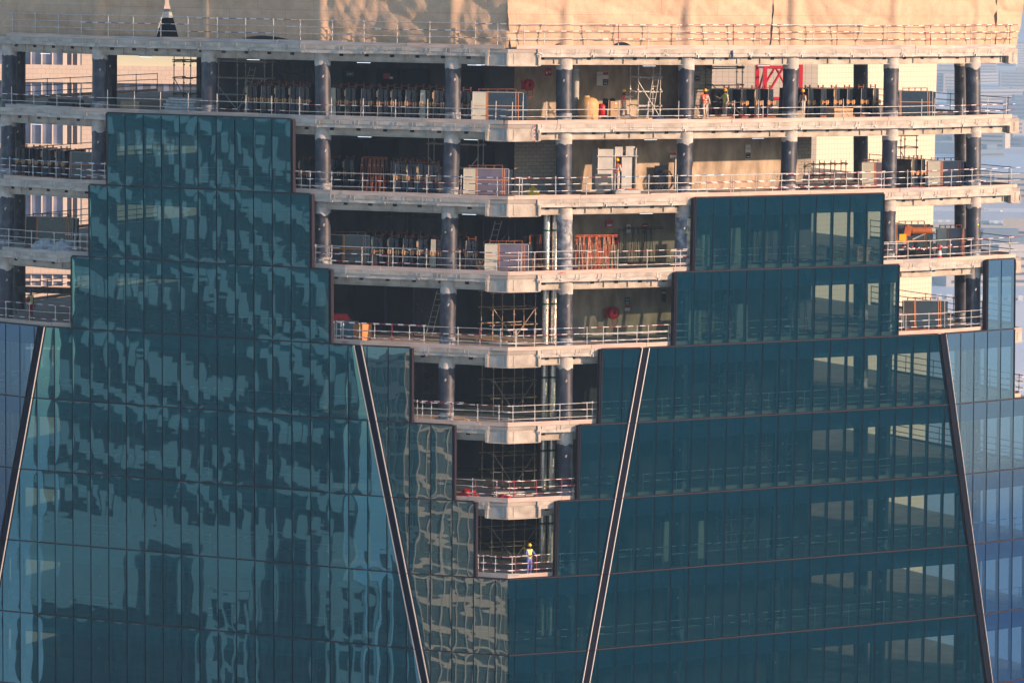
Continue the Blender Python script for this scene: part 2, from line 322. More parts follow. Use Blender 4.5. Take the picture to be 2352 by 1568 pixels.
def build_slab(n):
    z = Z(n); o = outline(n, .34); bk = backpts(n, .34)
    mb = MB(); mb.prism(o+bk, z-.2, z)
    slab = mb.build('floor_slab', 'deck', TW, TO)
    # ceiling joists below the deck
    mb = MB()
    X = -27.
    while X < 28:
        y = front(X, n, 1.2); mb.box((X, y+6.2, z-.41), (.16, 12, .4)); X += 3.1
    mb.build('ceiling_joist', 'concrete', slab)
    for ob in slab.children: ob.location = (-TO[0], -TO[1], -TO[2])
    # recessed edge beam; dark boxes paint the shade of its bolt pockets
    i = .78; e = outline(n, i); mb = MB()
    corner = isect('B', 'C', n, i)
    for p, q in zip(e, e[1:]): seg_bar(mb, p, q, 0, .26, z-.84, z-.2)
    for p, q in walk(e, 1.55):
        c = lerp2(p, q, .5)
        if abs(c[0]-corner[0]) < 1.7: continue
        t = Vector((q[0]-p[0], q[1]-p[1], 0)).normalized(); rz = math.atan2(t.y, t.x); nn = Vector((t.y, -t.x, 0))
        cc = Vector((c[0], c[1], z-.53))+nn*.012
        mb.box(cc, (.24, .03, .14), 1, rz)
        if random.random() < .55: mb.box(cc+t*.75+Vector((0, 0, -.12))+nn*.03, (.06, .07, .32), 0, rz)
    for p, q in zip(e, e[1:]): seg_bar(mb, p, q, -.10, .36, z-.88, z-.845)
    b = mb.build('edge_beam', ['beam', 'dark'], slab, TO)
    b.location = (0, 0, 0)
    # exposed corner beam and bolted splice
    i = .40; cpt = isect('B', 'C', n, i); mb = MB()
    for f, s, L in (('B', -1, 1.15), ('C', 1, 1.75)):
        X1 = cpt[0]+s*L; P = (cpt[0], fy(f, cpt[0], n, i)); Q = (X1, fy(f, X1, n, i))
        if s < 0: P, Q = Q, P
        seg_bar(mb, P, Q, 0, .30, z-.9, z-.2, 1 if s < 0 else 0)
        seg_bar(mb, P, Q, -.09, .32, z-.95, z-.902, 0)
        t = Vector((Q[0]-P[0], Q[1]-P[1], 0)).normalized(); nn = Vector((t.y, -t.x, 0)); rz = math.atan2(t.y, t.x)
        bx = Vector((*(lerp2(P, Q, .78) if s < 0 else lerp2(P, Q, .2)), 0))
        for c in (0,):
            for r in range(7): mb.box(bx+nn*.015+Vector((0, 0, z-.3-.085*r)), (.05, .05, .045), 0, rz)
        e2 = Vector((*(P if s < 0 else Q), z-.54)); mb.box(e2+nn*.04, (.16, .2, .76), 0, rz)
    mb.box((cpt[0], cpt[1]+.02, z-.55), (.10, .12, .7), 0)
    mb.build('corner_beam', ['beam', 'plate'], slab, TO)
    # sprayed fascia panels with U brackets
    i = .30
    for side, fs in (('L', 'EAB'), ('R', 'CDF')):
        pts = [p for p in outline(n, i)]
        c0 = isect('B', 'C', n, i)
        pts = [p for p in pts if (p[0] < c0[0]-1e-3 if side == 'L' else p[0] > c0[0]+1e-3)]
        if side == 'L':
            X1 = c0[0]-1.05; pts = pts+[(X1, fy('B', X1, n, i))]
        else:
            X1 = c0[0]+1.65; pts = [(X1, fy('C', X1, n, i))]+pts
            lx, ly = pts[-1]; px_, py_ = pts[-2]; u = 1-.75/math.hypot(lx-px_, ly-py_); endp = pts[-1]; pts[-1] = lerp2(pts[-2], pts[-1], u)
            mb = MB(); seg_bar(mb, pts[-1], endp, .05, .30, z-.88, z-.2); seg_bar(mb, pts[-1], endp, -.06, .34, z-.92, z-.882)
            for r in range(6): mb.box((endp[0]-.3, fy('F', endp[0]-.3, n, i+.03), z-.3-.09*r), (.05, .06, .045))
            mb.build('corner_beam', 'beam', slab, TO)
        for p, q in walk(pts, 3.7):
            m = lerp2(p, q, .5)
            if not (is_open(pxof((p[0], p[1], z)), n) or is_open(pxof((q[0], q[1], z)), n) or is_open(pxof((m[0], m[1], z)), n)): continue
            u0 = .004; p2, q2 = lerp2(p, q, u0), lerp2(p, q, 1-u0); j = random.uniform(-.015, .02); sag = random.uniform(-.03, .02)
            mb = MB(); t = Vector((q[0]-p[0], q[1]-p[1], 0)).normalized(); nn = Vector((t.y, -t.x, 0)); rz = math.atan2(t.y, t.x)
            K = 9
            for a in range(K):          # slightly uneven lower edge of the sprayed face
                s0, s1 = lerp2(p2, q2, a/K), lerp2(p2, q2, (a+1)/K); za = z-.42+sag+.025*noise.noise(Vector((s0[0]*1.3, n, 0))); zb = z-.42+sag+.025*noise.noise(Vector((s1[0]*1.3, n, 0)))
                A0, A1 = Vector((*s0, 0)), Vector((*s1, 0)); o1 = nn*(-j); o2 = nn*(-j-.16)
                mb.hexa([A0+o1+Vector((0, 0, za)), A1+o1+Vector((0, 0, zb)), A1+o2+Vector((0, 0, zb)), A0+o2+Vector((0, 0, za)),
                         A0+o1+Vector((0, 0, z-.215)), A1+o1+Vector((0, 0, z-.215)), A1+o2+Vector((0, 0, z-.215)), A0+o2+Vector((0, 0, z-.215))])
            seg_bar(mb, p, q, -.035, .12, z-.21, z+.015, 1)
            Lg = math.hypot(q[0]-p[0], q[1]-p[1]); pos = [0.15/Lg, 1.35/Lg, 2.5/Lg]
            for k, u in enumerate(pos):
                c = Vector((*lerp2(p, q, u), z))+nn*(.05-j); w2 = .12; hh = .28
                if k and random.random() < .12: continue
                for sx in (-w2, w2): mb.box(c+t*sx+Vector((0, 0, -hh/2)), (.02, .02, hh), 2, rz)
                mb.box(c+Vector((0, 0, -hh)), (.42 if random.random() < .6 else .28, .024, .024), 2, rz)
                if k == 0: mb.box(c+Vector((0, 0, -.2)), (.30, .024, .024), 2, rz); mb.box(c+Vector((0, 0, -.38)), (.05, .05, .14), 2, rz)
                if random.random() < .12: mb.box(c+Vector((.1, -.03, -.26)), (.36, .02, .024), 2, rz, ry=.5)
            mb.build('fascia_panel', ['spray', 'beam', 'galv'], slab, TO)
    if n > 6:
        return
    # lit fluorescent tubes under this deck
def fluor(px, n, inset, L=.82):
    p = at(px, n, inset); o = thing('fluorescent_lamp', '', 'lamp', (p.x, p.y, p.z-.95), frot(p.x, n))
    mb = MB(); mb.box((0, 0, .03), (L+.06, .05, .03)); mb.build('housing', 'gboard', o)
    mb = MB(); mb.tube((-L/2, 0, -.012), (L/2, 0, -.012), .011, seg=8); mb.build('tube', 'lampw', o); return o
for n in range(-1, 10): build_slab(n)
# ---- columns: one mesh each, running through every level, with a ragged sprayed head on each storey
COLS = [('E', [(-1, 22), (0, 20), (1, 17), (2, 14), (3, 12)]), ('A', [(-1, 230), (0, 229), (1, 228), (2, 228)]), ('A', [(-1, 481), (0, 481), (1, 481)]),
        ('B', [(-1, 741), (0, 742), (1, 742), (2, 742), (3, 741)]), ('B', [(-1, 1041), (0, 1040), (1, 1034), (2, 1031), (3, 1027), (4, 1024), (5, 1020)]),
        ('C', [(-1, 1296), (0, 1295), (1, 1296), (2, 1297), (3, 1297), (4, 1297), (5, 1300)]), ('D', [(-1, 1577), (0, 1574), (1, 1570), (2, 1566), (3, 1563)]),
        ('D', [(-1, 1817), (0, 1814), (1, 1809)]), ('D', [(-1, 2048), (0, 2045), (1, 2041), (2, 2037)]), ('F', [(-1, 2234), (0, 2236), (1, 2236), (2, 2235), (3, 2235)])]
COLR = .45; CIN = 1.02
colplan = {}
def colpx(lst, n):
    if n <= lst[0][0]: return lst[0][1]
    for (a, x), (b, y) in zip(lst, lst[1:]):
        if a <= n <= b: return x+(y-x)*(n-a)/(b-a)
    (a, x), (b, y) = lst[-2:]; return y+(y-x)/(b-a)*(n-b)
def column(plan, seedn, dusty=(), cap=True, lo=-2, hi=9, r=COLR):
    mb = MB(); seg = 26
    for n in range(lo+1, hi+1):               # storey between deck n-1 (above) and deck n (below)
        P = plan(n); Q = plan(n-1); zb = Z(n); zt = Z(n-1)-.2
        hs = [0, .25, .6, 1.1, 1.7, 2.1, 2.5, 2.8, None, 3.4, 4.0]
        rows = []
        for h in hs:
            row = []
            for i in range(seg):
                a = 2*math.pi*i/seg
                hh = h if h is not None else 3.06+.13*noise.noise(Vector((math.cos(a)*1.5, math.sin(a)*1.5, n*3+seedn)))+.10*noise.noise(Vector((math.cos(a)*6, math.sin(a)*6, n*5+seedn)))
                u = hh/4.0; rr = r*(1.045 if (cap and (h is None or h > 3)) else 1)
                row.append((P[0]+(Q[0]-P[0])*u+rr*math.cos(a), P[1]+(Q[1]-P[1])*u+rr*math.sin(a), zb+hh))
            rows.append(row)
        vs = [v for row in rows for v in row]
        for j in range(len(rows)-1):
            m = 1 if (cap and j >= 8) else (2 if (j < 2 and (n+seedn) % 3) or n in dusty else 0)
            mb.add(rows[j]+rows[j+1], [(i, (i+1) % seg, seg+(i+1) % seg, seg+i) for i in range(seg)], m, True)
        if cap:                                # lower lip of the sprayed head
            lip = [(P[0]+(Q[0]-P[0])*.7+(x-P[0]-(Q[0]-P[0])*.7)/1.045, P[1]+(Q[1]-P[1])*.7+(y-P[1]-(Q[1]-P[1])*.7)/1.045, zz+.01) for x, y, zz in rows[8]]
            mb.add(lip+rows[8], [(i, (i+1) % seg, seg+(i+1) % seg, seg+i) for i in range(seg)], 1, True)
        # bare weld mark
        cx, cy = P[0], P[1]; a = -1.45+.2*((seedn*7+n*3) % 5-2)/2
        mb.box((cx+(r+.003)*math.cos(a), cy+(r+.003)*math.sin(a), zb+2.45), (.08, .012, .15), 3, a+math.pi/2, ry=.4)
    return mb.build('column', ['col', 'spray', 'coldust', 'boardgrey'], TW, TO)
for k, (f, lst) in enumerate(COLS):
    def plan(n, lst=lst, k=k):
        p = at(colpx(lst, n), n, CIN); colplan[(k, n)] = (p.x, p.y); return p.x, p.y
    column(plan, k, dusty={5: (2,), 6: (2,)}.get(k, ()))
for k, (px, ins) in enumerate([(2209, 4.6), (252, 6.5), (1977, 9.5), (1584, 9.8), (42, 6.5)]):      # rear columns
    def plan(n, px=px, ins=ins): p = at(px, n, ins); return p.x, p.y
    column(plan, 20+k, cap=k == 0)
# ---- core walls, storey by storey
def rearpt(X, n, ins): return (X, front(X, n, ins))
for n in range(-1, 10):
    xr = {-1: at(2230, -1, 6.4).x, 0: at(1632, 0, 6.4).x}.get(n, at(1862, n, 6.4).x); xl = at(470 if n < 0 else 452 if n < 4 else 140, n, 9).x
    zb, zt = Z(n), (Z(n-1)-.21 if n >= 0 else Z(n)+5.5)
    mb = MB()
    notch = n not in (-1, 0, 1)
    xa, xb = at(1040, n, 9).x, at(1306, n, 7).x
    if not notch: xa = xb = at(1180, n, 8).x
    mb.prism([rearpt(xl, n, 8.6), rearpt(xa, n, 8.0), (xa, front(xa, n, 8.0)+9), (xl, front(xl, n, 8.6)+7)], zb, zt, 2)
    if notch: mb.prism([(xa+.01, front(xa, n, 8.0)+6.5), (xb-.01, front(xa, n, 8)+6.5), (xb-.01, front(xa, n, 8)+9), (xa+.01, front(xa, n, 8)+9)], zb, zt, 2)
    xm = xb if notch else xa+.001
    xc = at(1284, n, 8).x
    if n == 1:
        mb.prism([rearpt(xm, n, 6.9), rearpt(xc, n, 6.9), (xc, front(xc, n, 6.9)+8), (xm, front(xc, n, 6.9)+8)], zb, zt, 1); xm = xc+.002
    xk = at(1832, n, 6.4).x if n == 1 else (at(1560, n, 6.4).x if n == 0 else xr)
    i2 = 8.4 if n == 0 else 6.4
    xs = xk if n < 2 else (at(1640, n, 6.4).x if n < 4 else xm+.02)
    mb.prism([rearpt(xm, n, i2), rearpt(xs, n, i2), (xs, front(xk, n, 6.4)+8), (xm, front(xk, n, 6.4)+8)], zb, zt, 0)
    if xs < xk: mb.prism([rearpt(xs+.002, n, i2+.01), rearpt(xk, n, i2+.01), (xk, front(xk, n, 6.4)+8), (xs+.002, front(xk, n, 6.4)+8)], zb, zt, 2)  # this stretch takes the shade-toned wall copy
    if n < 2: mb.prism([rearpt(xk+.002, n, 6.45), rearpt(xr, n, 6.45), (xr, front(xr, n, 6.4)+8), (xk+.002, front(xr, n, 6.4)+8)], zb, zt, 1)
    mb.build('core_wall', ['corewall', 'block', 'coreshade'], TW, TO)
# ------------------------------------------------------------------ curtain walls
GR = dict(A=(-23.74149, .07317, 1.20308), D=(9.41334, -.02778, 1.20308))
def grid_from(f, px, nref, l, w): return (fx(f, px, nref)-l*nref, l, w)
GR['B'] = grid_from('B', 1087.6, 6, .05, 1.27); GR['C'] = grid_from('C', 1233, 6, -.03, 1.27)
GR['E'] = grid_from('E', 46, 4, .1, 1.2); GR['F'] = grid_from('F', 2237, 3.5, .0, 1.17)
def mx(f, i, n): x0, l, w = GR[f]; return x0+l*n+i*w/math.sqrt(1+FA[f][1]**2)
def mi(f, px, n): x0, l, w = GR[f]; return round((fx(f, px, n)-x0-l*n)/(w/math.sqrt(1+FA[f][1]**2)))
def fp(f, X, n, out=0.):
    b = FA[f][1]; k = math.sqrt(1+b*b); return Vector((X+out*b/k, fy(f, X, n)-out/k, Z(n)))
FOLD = {('E', 'A'): .28, ('A', 'B'): .28, ('C', 'D'): .28, ('D', 'F'): .28, ('B', 'C'): .03}
def foldx(f, g, n): return isect(f, g, n)[0]
def limits(f, k):
    """left and right boundary functions of glazing row k (between level k and k+1) on facet f"""
    c = k+.5
    def mull(px): i = mi(f, px, c); return lambda n: mx(f, i, n)
    def fold(a, b, s): return lambda n: foldx(a, b, n)+s*FOLD[(a, b)]
    if f == 'A':
        if k < 3: l, r = mull((244.6, 204, 165)[k]), mull((670, 713, 756)[k])
        else: l, r = fold('E', 'A', 1), fold('A', 'B', -1)
    elif f == 'B':
        if k < 3: return None
        l = fold('A', 'B', 1); r = mull((952, 1049, 1093)[k-3]) if k < 6 else fold('B', 'C', -1)
    elif f == 'C':
        if k < 3: return None
        l = mull((1372, 1328, 1281)[k-3]) if k < 6 else fold('B', 'C', 1); r = fold('C', 'D', -1)
    elif f == 'D':
        if k < 1: return None
        l, r = (mull((1597, 1553)[k-1]), mull((2030, 2065)[k-1])) if k < 3 else (fold('C', 'D', 1), fold('D', 'F', -1))
    elif f == 'E':
        if k < 3: return None
        X = at(-150, k, 0).x; l, r = (lambda n: X), fold('E', 'A', -1)
    else:
        if k < 2: return None
        if k == 2: l, r = mull(2266), mull(2329)
        else: l = fold('D', 'F', 1); r = mull(2329) if k == 3 else (lambda n: at(rend(n)+10, n, 0).x)
    return l, r
CWL = {'A': 'large left facade of rippled blue glass panels stepping up between open floors', 'B': 'narrow tapering glass facade left of the central corner with swirling reflections',
       'C': 'narrow tapering glass facade right of the central corner', 'D': 'large dark right facade of see-through teal glass panels',
       'E': 'sliver of pale glass facade at the left edge beyond the dark slanting trim', 'F': 'pale blue glass facade at the right edge beyond the dark slanting trim'}
NR = 9
GMAT = {f: ['glassleft', 'spandrelleft'] if f == 'A' else ['glasscorner', 'glasscorner'] if f == 'B' else ['glassedge', 'spandreledge'] if f in 'EF' else ['glass', 'spandrel'] for f in 'EABCDF'}
for f in 'ABCDEF':
    cw = thing('curtain_wall', CWL[f], 'glass facade', tuple(fp(f, mx(f, 3, 8), 9)))
    off = tuple(cw.location); b = FA[f][1]; kk = math.sqrt(1+b*b); N = Vector((b, -1, 0))/kk; T = Vector((1, b, 0))/kk
    panels = []; fr = MB(); jm = MB()
    for k in range(NR):
        L = limits(f, k)
        if not L: continue
        lf, rf = L
        i0 = math.floor((min(lf(k), lf(k+1))-GR[f][0]-GR[f][1]*k)/(GR[f][2]/kk))-1; i1 = math.ceil((max(rf(k), rf(k+1))-GR[f][0]-GR[f][1]*k)/(GR[f][2]/kk))+1
        for i in range(i0, i1):
            nv, nu = 44, 6
            XL = [max(mx(f, i, k+1-v/nv), lf(k+1-v/nv)) for v in range(nv+1)]; XR = [min(mx(f, i+1, k+1-v/nv), rf(k+1-v/nv)) for v in range(nv+1)]
            if max(r-l for l, r in zip(XL, XR)) < .06: continue
            sd_ = random.random()*50; amp = random.uniform(.75, 1.05)*(.0020 if f in 'AEB' else .0011); tx, tz = random.gauss(0, .0005), random.gauss(0, .00035)
            cl = .8 if f == 'B' else 1.0
            mb = MB(); vs = []
            for v in range(nv+1):
                nn = k+1-v/nv; l, r = XL[v], max(XL[v]+1e-4, XR[v])
                for u in range(nu+1):
                    uu = u/nu; vv = v/nv
                    X = l+(r-l)*uu; e = 2*vv-1; g = 2*uu-1
                    d = amp*((1-e**8)*(1-abs(g)**3))+(.0015*cl if f in 'AEB' else .0011)*noise.noise(Vector((X*.55, Z(nn)*.40, 3)))+(.0012*cl if f in 'AEB' else .0009)*noise.noise(Vector((X*1.5, Z(nn)*1.1+sd_, sd_)))+tx*g*.6+tz*e*2.1+(.00005 if f in 'AEB' else .00002)*math.sin(Z(nn)*17.5+sd_+1.5*noise.noise(Vector((X*.8, Z(nn)*.5, sd_))))
                    vs.append(fp(f, X, nn, d))
            for v in range(nv):
                if XR[v] <= XL[v] and XR[v+1] <= XL[v+1]: continue
                pass
            o0 = 0; mb.v = [tuple(p) for p in vs]
            for v in range(nv):
                if XR[v]-XL[v] <= .001 and XR[v+1]-XL[v+1] <= .001: continue
                for u in range(nu):
                    a = v*(nu+1)+u; mb.f.append([a, a+1, a+nu+2, a+nu+1]); mb.m.append(1 if v >= nv*3/4 else 0); mb.s.append(True)
            if mb.f: panels.append((k, mb))
            # mullions (outer cap and inner fin)
            for ii in ([i] if i > i0 else []):
                for v0, v1 in ((0, 1),):
                    na, nb = k+.985, k+.015
                    Xa, Xb = mx(f, ii, na), mx(f, ii, nb)
                    # clip to row limits
                    S = [nb+(na-nb)*q/24 for q in range(25)]; S = [s for s in S if lf(s)-.02 <= mx(f, ii, s) <= rf(s)+.02]
                    if len(S) < 2: continue
                    nb, na = S[0], S[-1]
                    p, q = fp(f, mx(f, ii, na), na), fp(f, mx(f, ii, nb), nb)
                    fr.bar(p, q, T, N, -.026, .026, .004, .014, 0); fr.bar(p, q, T, N, -.035, .035, -.24, -.006, 1)
        # transoms top and bottom of the row
        for nn, j in ((k, 0), (k+1, 1)):
            p, q = fp(f, lf(nn), nn), fp(f, rf(nn), nn)
            if j == 0:
                fr.bar(p, q, Vector((0, 0, 1)), N, -.035, .035, -.16, .03, 2)
                fr.bar(p+Vector((0, 0, -1.04)), q+Vector((0, 0, -1.04)), Vector((0, 0, 1)), N, -.03, .03, -.2, -.01, 1)
            elif k == NR-1: fr.bar(p, q, Vector((0, 0, 1)), N, -.05, .05, -.16, .05, 2)
        # jambs on stepped ends
        if k < 6:
            ends = []
            if f == 'A' and k < 3: ends = [(lf, -1), (rf, 1)]
            if f == 'B' and k < 6: ends = [(rf, 1)]
            if f == 'C' and k < 6: ends = [(lf, -1)]
            if f == 'D' and k < 3: ends = [(lf, -1), (rf, 1)]
            if f == 'F' and k == 2: ends = [(lf, -1), (rf, 1)]
            if f == 'F' and k == 3: ends = [(rf, 1)]
            for fn, s in ends:
                p, q = fp(f, fn(k+.99), k+.99), fp(f, fn(k+.01), k+.01); w_ = .17 if s*(1 if f in 'AB' else -1) > 0 else .06
                jm.bar(p, q, T*s, N, .0, w_, -.28, .045, 0); jm.bar(p, q, T*s, N, w_*.3, w_*.72, .046, .06, 1)
    panels.sort(key=lambda t: t[0])
    cnt = len(panels)
    keep = panels if cnt <= 100 else panels[:99]
    for _, mb in keep: mb.build('glass_panel', GMAT[f], cw, off, False)
    if cnt > 100:
        big = MB()
        for _, mb in panels[99:]:
            o = len(big.v); big.v += mb.v; big.f += [[a+o for a in x] for x in mb.f]; big.m += mb.m; big.s += mb.s
        g_ = big.build('glass_panel', GMAT[f], cw, off, False); g_['kind'] = 'stuff'
    fr.build('mullion_frame', ['mull', 'mullin', 'transom'], cw, off)
    if jm.f: jm.build('end_jamb', ['jamb', 'mull'], cw, off)
    # slanting fold trim owned by the facet on its right-hand / left-hand side
    for (a, c_), own in ((('E', 'A'), 'A'), (('A', 'B'), 'B'), (('C', 'D'), 'C'), (('D', 'F'), 'D')):
        if own != f: continue
        for j0 in range(3, NR):
            nb = [FA[a][1], -1]; nc = [FA[c_][1], -1]
            Nn = (Vector((nb[0], nb[1], 0)).normalized()+Vector((nc[0], nc[1], 0)).normalized()).normalized(); Tt = Vector((-Nn.y, Nn.x, 0))
            p = Vector((*isect(a, c_, j0+.996), Z(j0+.996))); q = Vector((*isect(a, c_, j0+.004), Z(j0+.004)))
            tm = MB(); tm.bar(p, q, Tt, Nn, -.30, .30, -.14, .0, 0); hw_ = .25
            br = own in 'BC'
            wv = .04 if br else .022
            tm.bar(p, q, Tt, Nn, -hw_, -hw_+wv, .001, .10, 1 if br else 0); tm.bar(p, q, Tt, Nn, hw_-wv, hw_, .001, .10, 1)
            tm.bar(p, q, Tt, Nn, -hw_+wv+.02, hw_-wv-.02, .001, .03, 0)
            tm.build('fold_trim', ['trimdark', 'trim'], cw, off)
# ------------------------------------------------------------------ guard rails
RAILH = {-1: [1.40, 1.0, .6], 0: [.84, .44], 1: [1.22, .84, .46], 2: [1.26, .86, .46], 3: [1.2, .82, .42], 4: [1.16, .8, .42], 5: [1.16, .8, .42], 6: [1.2, .8, .4], 7: [1.2, .8], 8: [1.2, .8]}
POSTPX = {(-1, 'L'): [29, 81, 134, 187, 248, 306, 369, 432, 499, 564, 628, 628+62, 763, 836, 912, 987, 1092, 1142],
          (-1, 'R'): [1203, 1250, 1349, 1420, 1488, 1558, 1626, 1684, 1745, 1803, 1867, 1922, 1978, 2038, 2090, 2137, 2183, 2229, 2276, 2318]}
def slot_of(mb, m): return m
def rail_run(n, side, pts_px, mats, hs, ptop, label, inset=.43, boards=True, group='guard rails along the floor edges', pmats=None, bh=.22, jitter=True):
    a = at(pts_px[0], n, inset); root = thing('guard_rail', label, 'guard rail', (a.x, a.y, Z(n)), 0, group); off = tuple(root.location)
    for k, px in enumerate(pts_px):
        p = at(px, n, inset); mb = MB(); ln = random.uniform(-.02, .02) if jitter else 0
        pm = (pmats or ['galv'])[k % len(pmats or ['galv'])]
        mb.tube((p.x, p.y, Z(n)-.02), (p.x+ln, p.y, Z(n)+ptop+random.uniform(-.04, .04)), .024, seg=7)
        for h in hs: mb.box((p.x+ln*h/ptop, p.y-.03, Z(n)+h), (.085, .11, .085), 0)
        mb.box((p.x, p.y, Z(n)+.01), (.12, .12, .02))
        mb.build('post', pm, root, off)
    x0, x1 = at(pts_px[0], n, inset).x, at(pts_px[-1], n, inset).x
    ext = .35
    for hi, h in enumerate(hs):
        X = x0-ext; kk = random.randint(0, 3)
        while X < x1+ext-.4:
            Lg = random.uniform(4.2, 6.3); Xe = min(X+Lg, x1+ext)
            if x1+ext-Xe < 1.2: Xe = x1+ext
            dz = random.uniform(-.03, .03); dy = -.055 if kk % 2 else -.075
            A_, B_ = X-.25, Xe+.25
            knots = [A_]+[q for q in (isect(f, g, n, inset)[0] for f, g in zip(ORDER, ORDER[1:])) if A_ < q < B_]+[B_]
            mb = MB(); P = [(q, front(q, n, inset)+dy, Z(n)+h+dz+(.03*(q-A_)/(B_-A_))) for q in knots]
            mb.path(P, .02); mb.build('rail', mats[kk % len(mats)], root, off)
            kk += 1; X = Xe
    if boards:
        X = x0-.4
        while X < x1+.3:
            Lg = random.uniform(2.6, 4.6); Xe = min(X+Lg, x1+.4)
            knots = [X]+[q for q in (isect(f, g, n, inset-.13)[0] for f, g in zip(ORDER, ORDER[1:])) if X+.05 < q < Xe-.05]+[Xe]
            mb = MB(); dz = random.uniform(-.01, .03); dt = random.uniform(-.02, .02)
            for a_, b_ in zip(knots, knots[1:]):
                p = (a_, front(a_, n, inset-.13)); q = (b_, front(b_, n, inset-.13))
                t = Vector((q[0]-p[0], q[1]-p[1], 0)).normalized(); nn = Vector((-t.y, t.x, 0)); o = nn*dt
                za, zb = Z(n)+.02, Z(n)+.02+dz+(.02 if random.random() < .2 else 0)
                mb.hexa([Vector((*p, za))+o, Vector((*q, za))+o, Vector((*q, za))+o+nn*.04, Vector((*p, za))+o+nn*.04,
                         Vector((*p, za+bh+dz))+o, Vector((*q, zb+bh))+o, Vector((*q, zb+bh))+o+nn*.04, Vector((*p, za+bh+dz))+o+nn*.04])
            bo = mb.build('toe_board', 'boardgrey' if random.random() < (.45 if side == 'L' else .12) else 'board', root, off)
            X = Xe+.015
    return root
def spread(a, b, step=66): k = max(1, round((b-a)/step)); return [a+(b-a)*i/k+random.uniform(-5, 5)*(0 < i < k) for i in range(k+1)]
G1, G2, G3, G4 = ['galv', 'galv', 'redwhite'], ['redwhite', 'galv', 'redwhite'], ['bluewhite', 'redwhite', 'galv'], ['redwhite']
rail_run(-1, 'L', POSTPX[(-1, 'L')], ['galv', 'galv', 'bluewhite'], RAILH[-1], 1.45, 'grey guard rail on the left half of the deck under the sacking')
rail_run(-1, 'R', POSTPX[(-1, 'R')], ['redwhite', 'galv', 'redwhite'], RAILH[-1], 1.45, 'red and white guard rail on the right half of the deck under the sacking', pmats=['galv', 'galv', 'galv', 'redtube'])
rail_run(0, 'L', [27, 78, 131, 184, 247, 309, 368, 432, 499, 564, 624, 688, 761, 834, 908, 982, 1083, 1138], ['galv', 'redwhite', 'galv'], RAILH[0], 1.28, 'two-bar guard rail along the left edge of the highest open floor')
rail_run(0, 'R', [1176, 1201, 1254, 1350, 1421, 1488, 1558, 1625, 1686, 1741, 1752, 1842, 1936, 2022, 2116, 2146, 2210, 2267, 2310], ['galv', 'galv', 'redwhite'], RAILH[0], 1.28, 'two-bar guard rail along the right edge of the highest open floor')
rail_run(1, 'L', [22, 76, 129, 186, 240], ['bluewhite', 'galv', 'redwhite'], RAILH[1], 1.3, 'guard rail left of the stepped glass on the second open floor')
rail_run(1, 'M', [692, 761, 832, 904, 980, 1058, 1142, 1192], ['bluewhite', 'redwhite', 'galv'], RAILH[1], 1.3, 'guard rail before the glazing racks on the second open floor')
rail_run(1, 'R', [1198, 1276, 1346, 1418, 1489, 1555, 1623, 1678, 1735, 1794, 1858, 1915, 1971, 2030, 2084, 2133, 2184, 2232, 2275, 2322], ['bluewhite', 'galv', 'redwhite', 'redwhite'], RAILH[1], 1.3, 'long guard rail along the right edge of the second open floor')
rail_run(2, 'L', [20, 72, 125, 184, 200], ['galv', 'redwhite'], RAILH[2], 1.32, 'guard rail before polythene heaps at the far left of the third open floor')
rail_run(2, 'M', [725, 761, 831, 902, 979, 1056, 1140, 1190], ['redwhite', 'galv', 'redwhite'], RAILH[2], 1.32, 'guard rail left of the corner on the third open floor')
rail_run(2, 'R', [1196, 1227, 1275, 1348, 1418, 1486, 1551, 1592], ['galv', 'galv', 'redwhite'], RAILH[2], 1.32, 'guard rail right of the corner on the third open floor')
rail_run(2, 'F', [2038, 2085, 2136, 2182, 2230, 2272, 2318], ['galv', 'galv', 'redwhite'], RAILH[2], 1.3, 'guard rail by the traffic cone on the third open floor')
rail_run(3, 'L', [14, 68, 127, 160], ['redwhite', 'galv'], RAILH[3], 1.25, 'guard rail at the far left beside the worker in red')
rail_run(3, 'M', [768, 826, 900, 974, 1052, 1102, 1150, 1186], ['redwhite', 'galv', 'redwhite'], RAILH[3], 1.25, 'guard rail by the orange crate on the fourth open floor', pmats=['galv', 'galv', 'redtube'])
rail_run(3, 'R', [1148, 1184, 1227, 1276, 1348, 1418, 1488, 1546], G3, RAILH[3], 1.25, 'guard rail before the grey wall on the fourth open floor')
rail_run(3, 'F', [2070, 2080, 2133, 2182, 2230, 2258], ['bluewhite', 'galv'], RAILH[3], 1.25, 'guard rail by the leaning dark panes on the fourth open floor')
rail_run(4, 'M', [970, 990, 1036, 1097, 1146], ['redwhite', 'galv'], RAILH[4], 1.2, 'guard rail left of the corner on the fifth open floor', pmats=['galv', 'galv', 'redtube'])
rail_run(4, 'R', [1178, 1228, 1285, 1348], ['galv', 'galv', 'bluewhite'], RAILH[4], 1.2, 'guard rail right of the corner on the fifth open floor')
rail_run(5, 'M', [1092, 1140, 1170], G4, RAILH[5], 1.2, 'red and white guard rail beside the red sheet on the sixth open floor', pmats=['redtube'])
rail_run(5, 'R', [1180, 1231, 1289, 1312], G4, RAILH[5], 1.2, 'red and white guard rail right of the corner on the sixth open floor', pmats=['redtube'])
rail_run(6, 'M', [1110, 1137, 1176], G4, RAILH[6], 1.2, 'red and white guard rail on the lowest open floor left of the corner')
rail_run(6, 'R', [1184, 1232, 1270], G4, RAILH[6], 1.2, 'red and white guard rail beside the worker in blue', pmats=['redtube'])
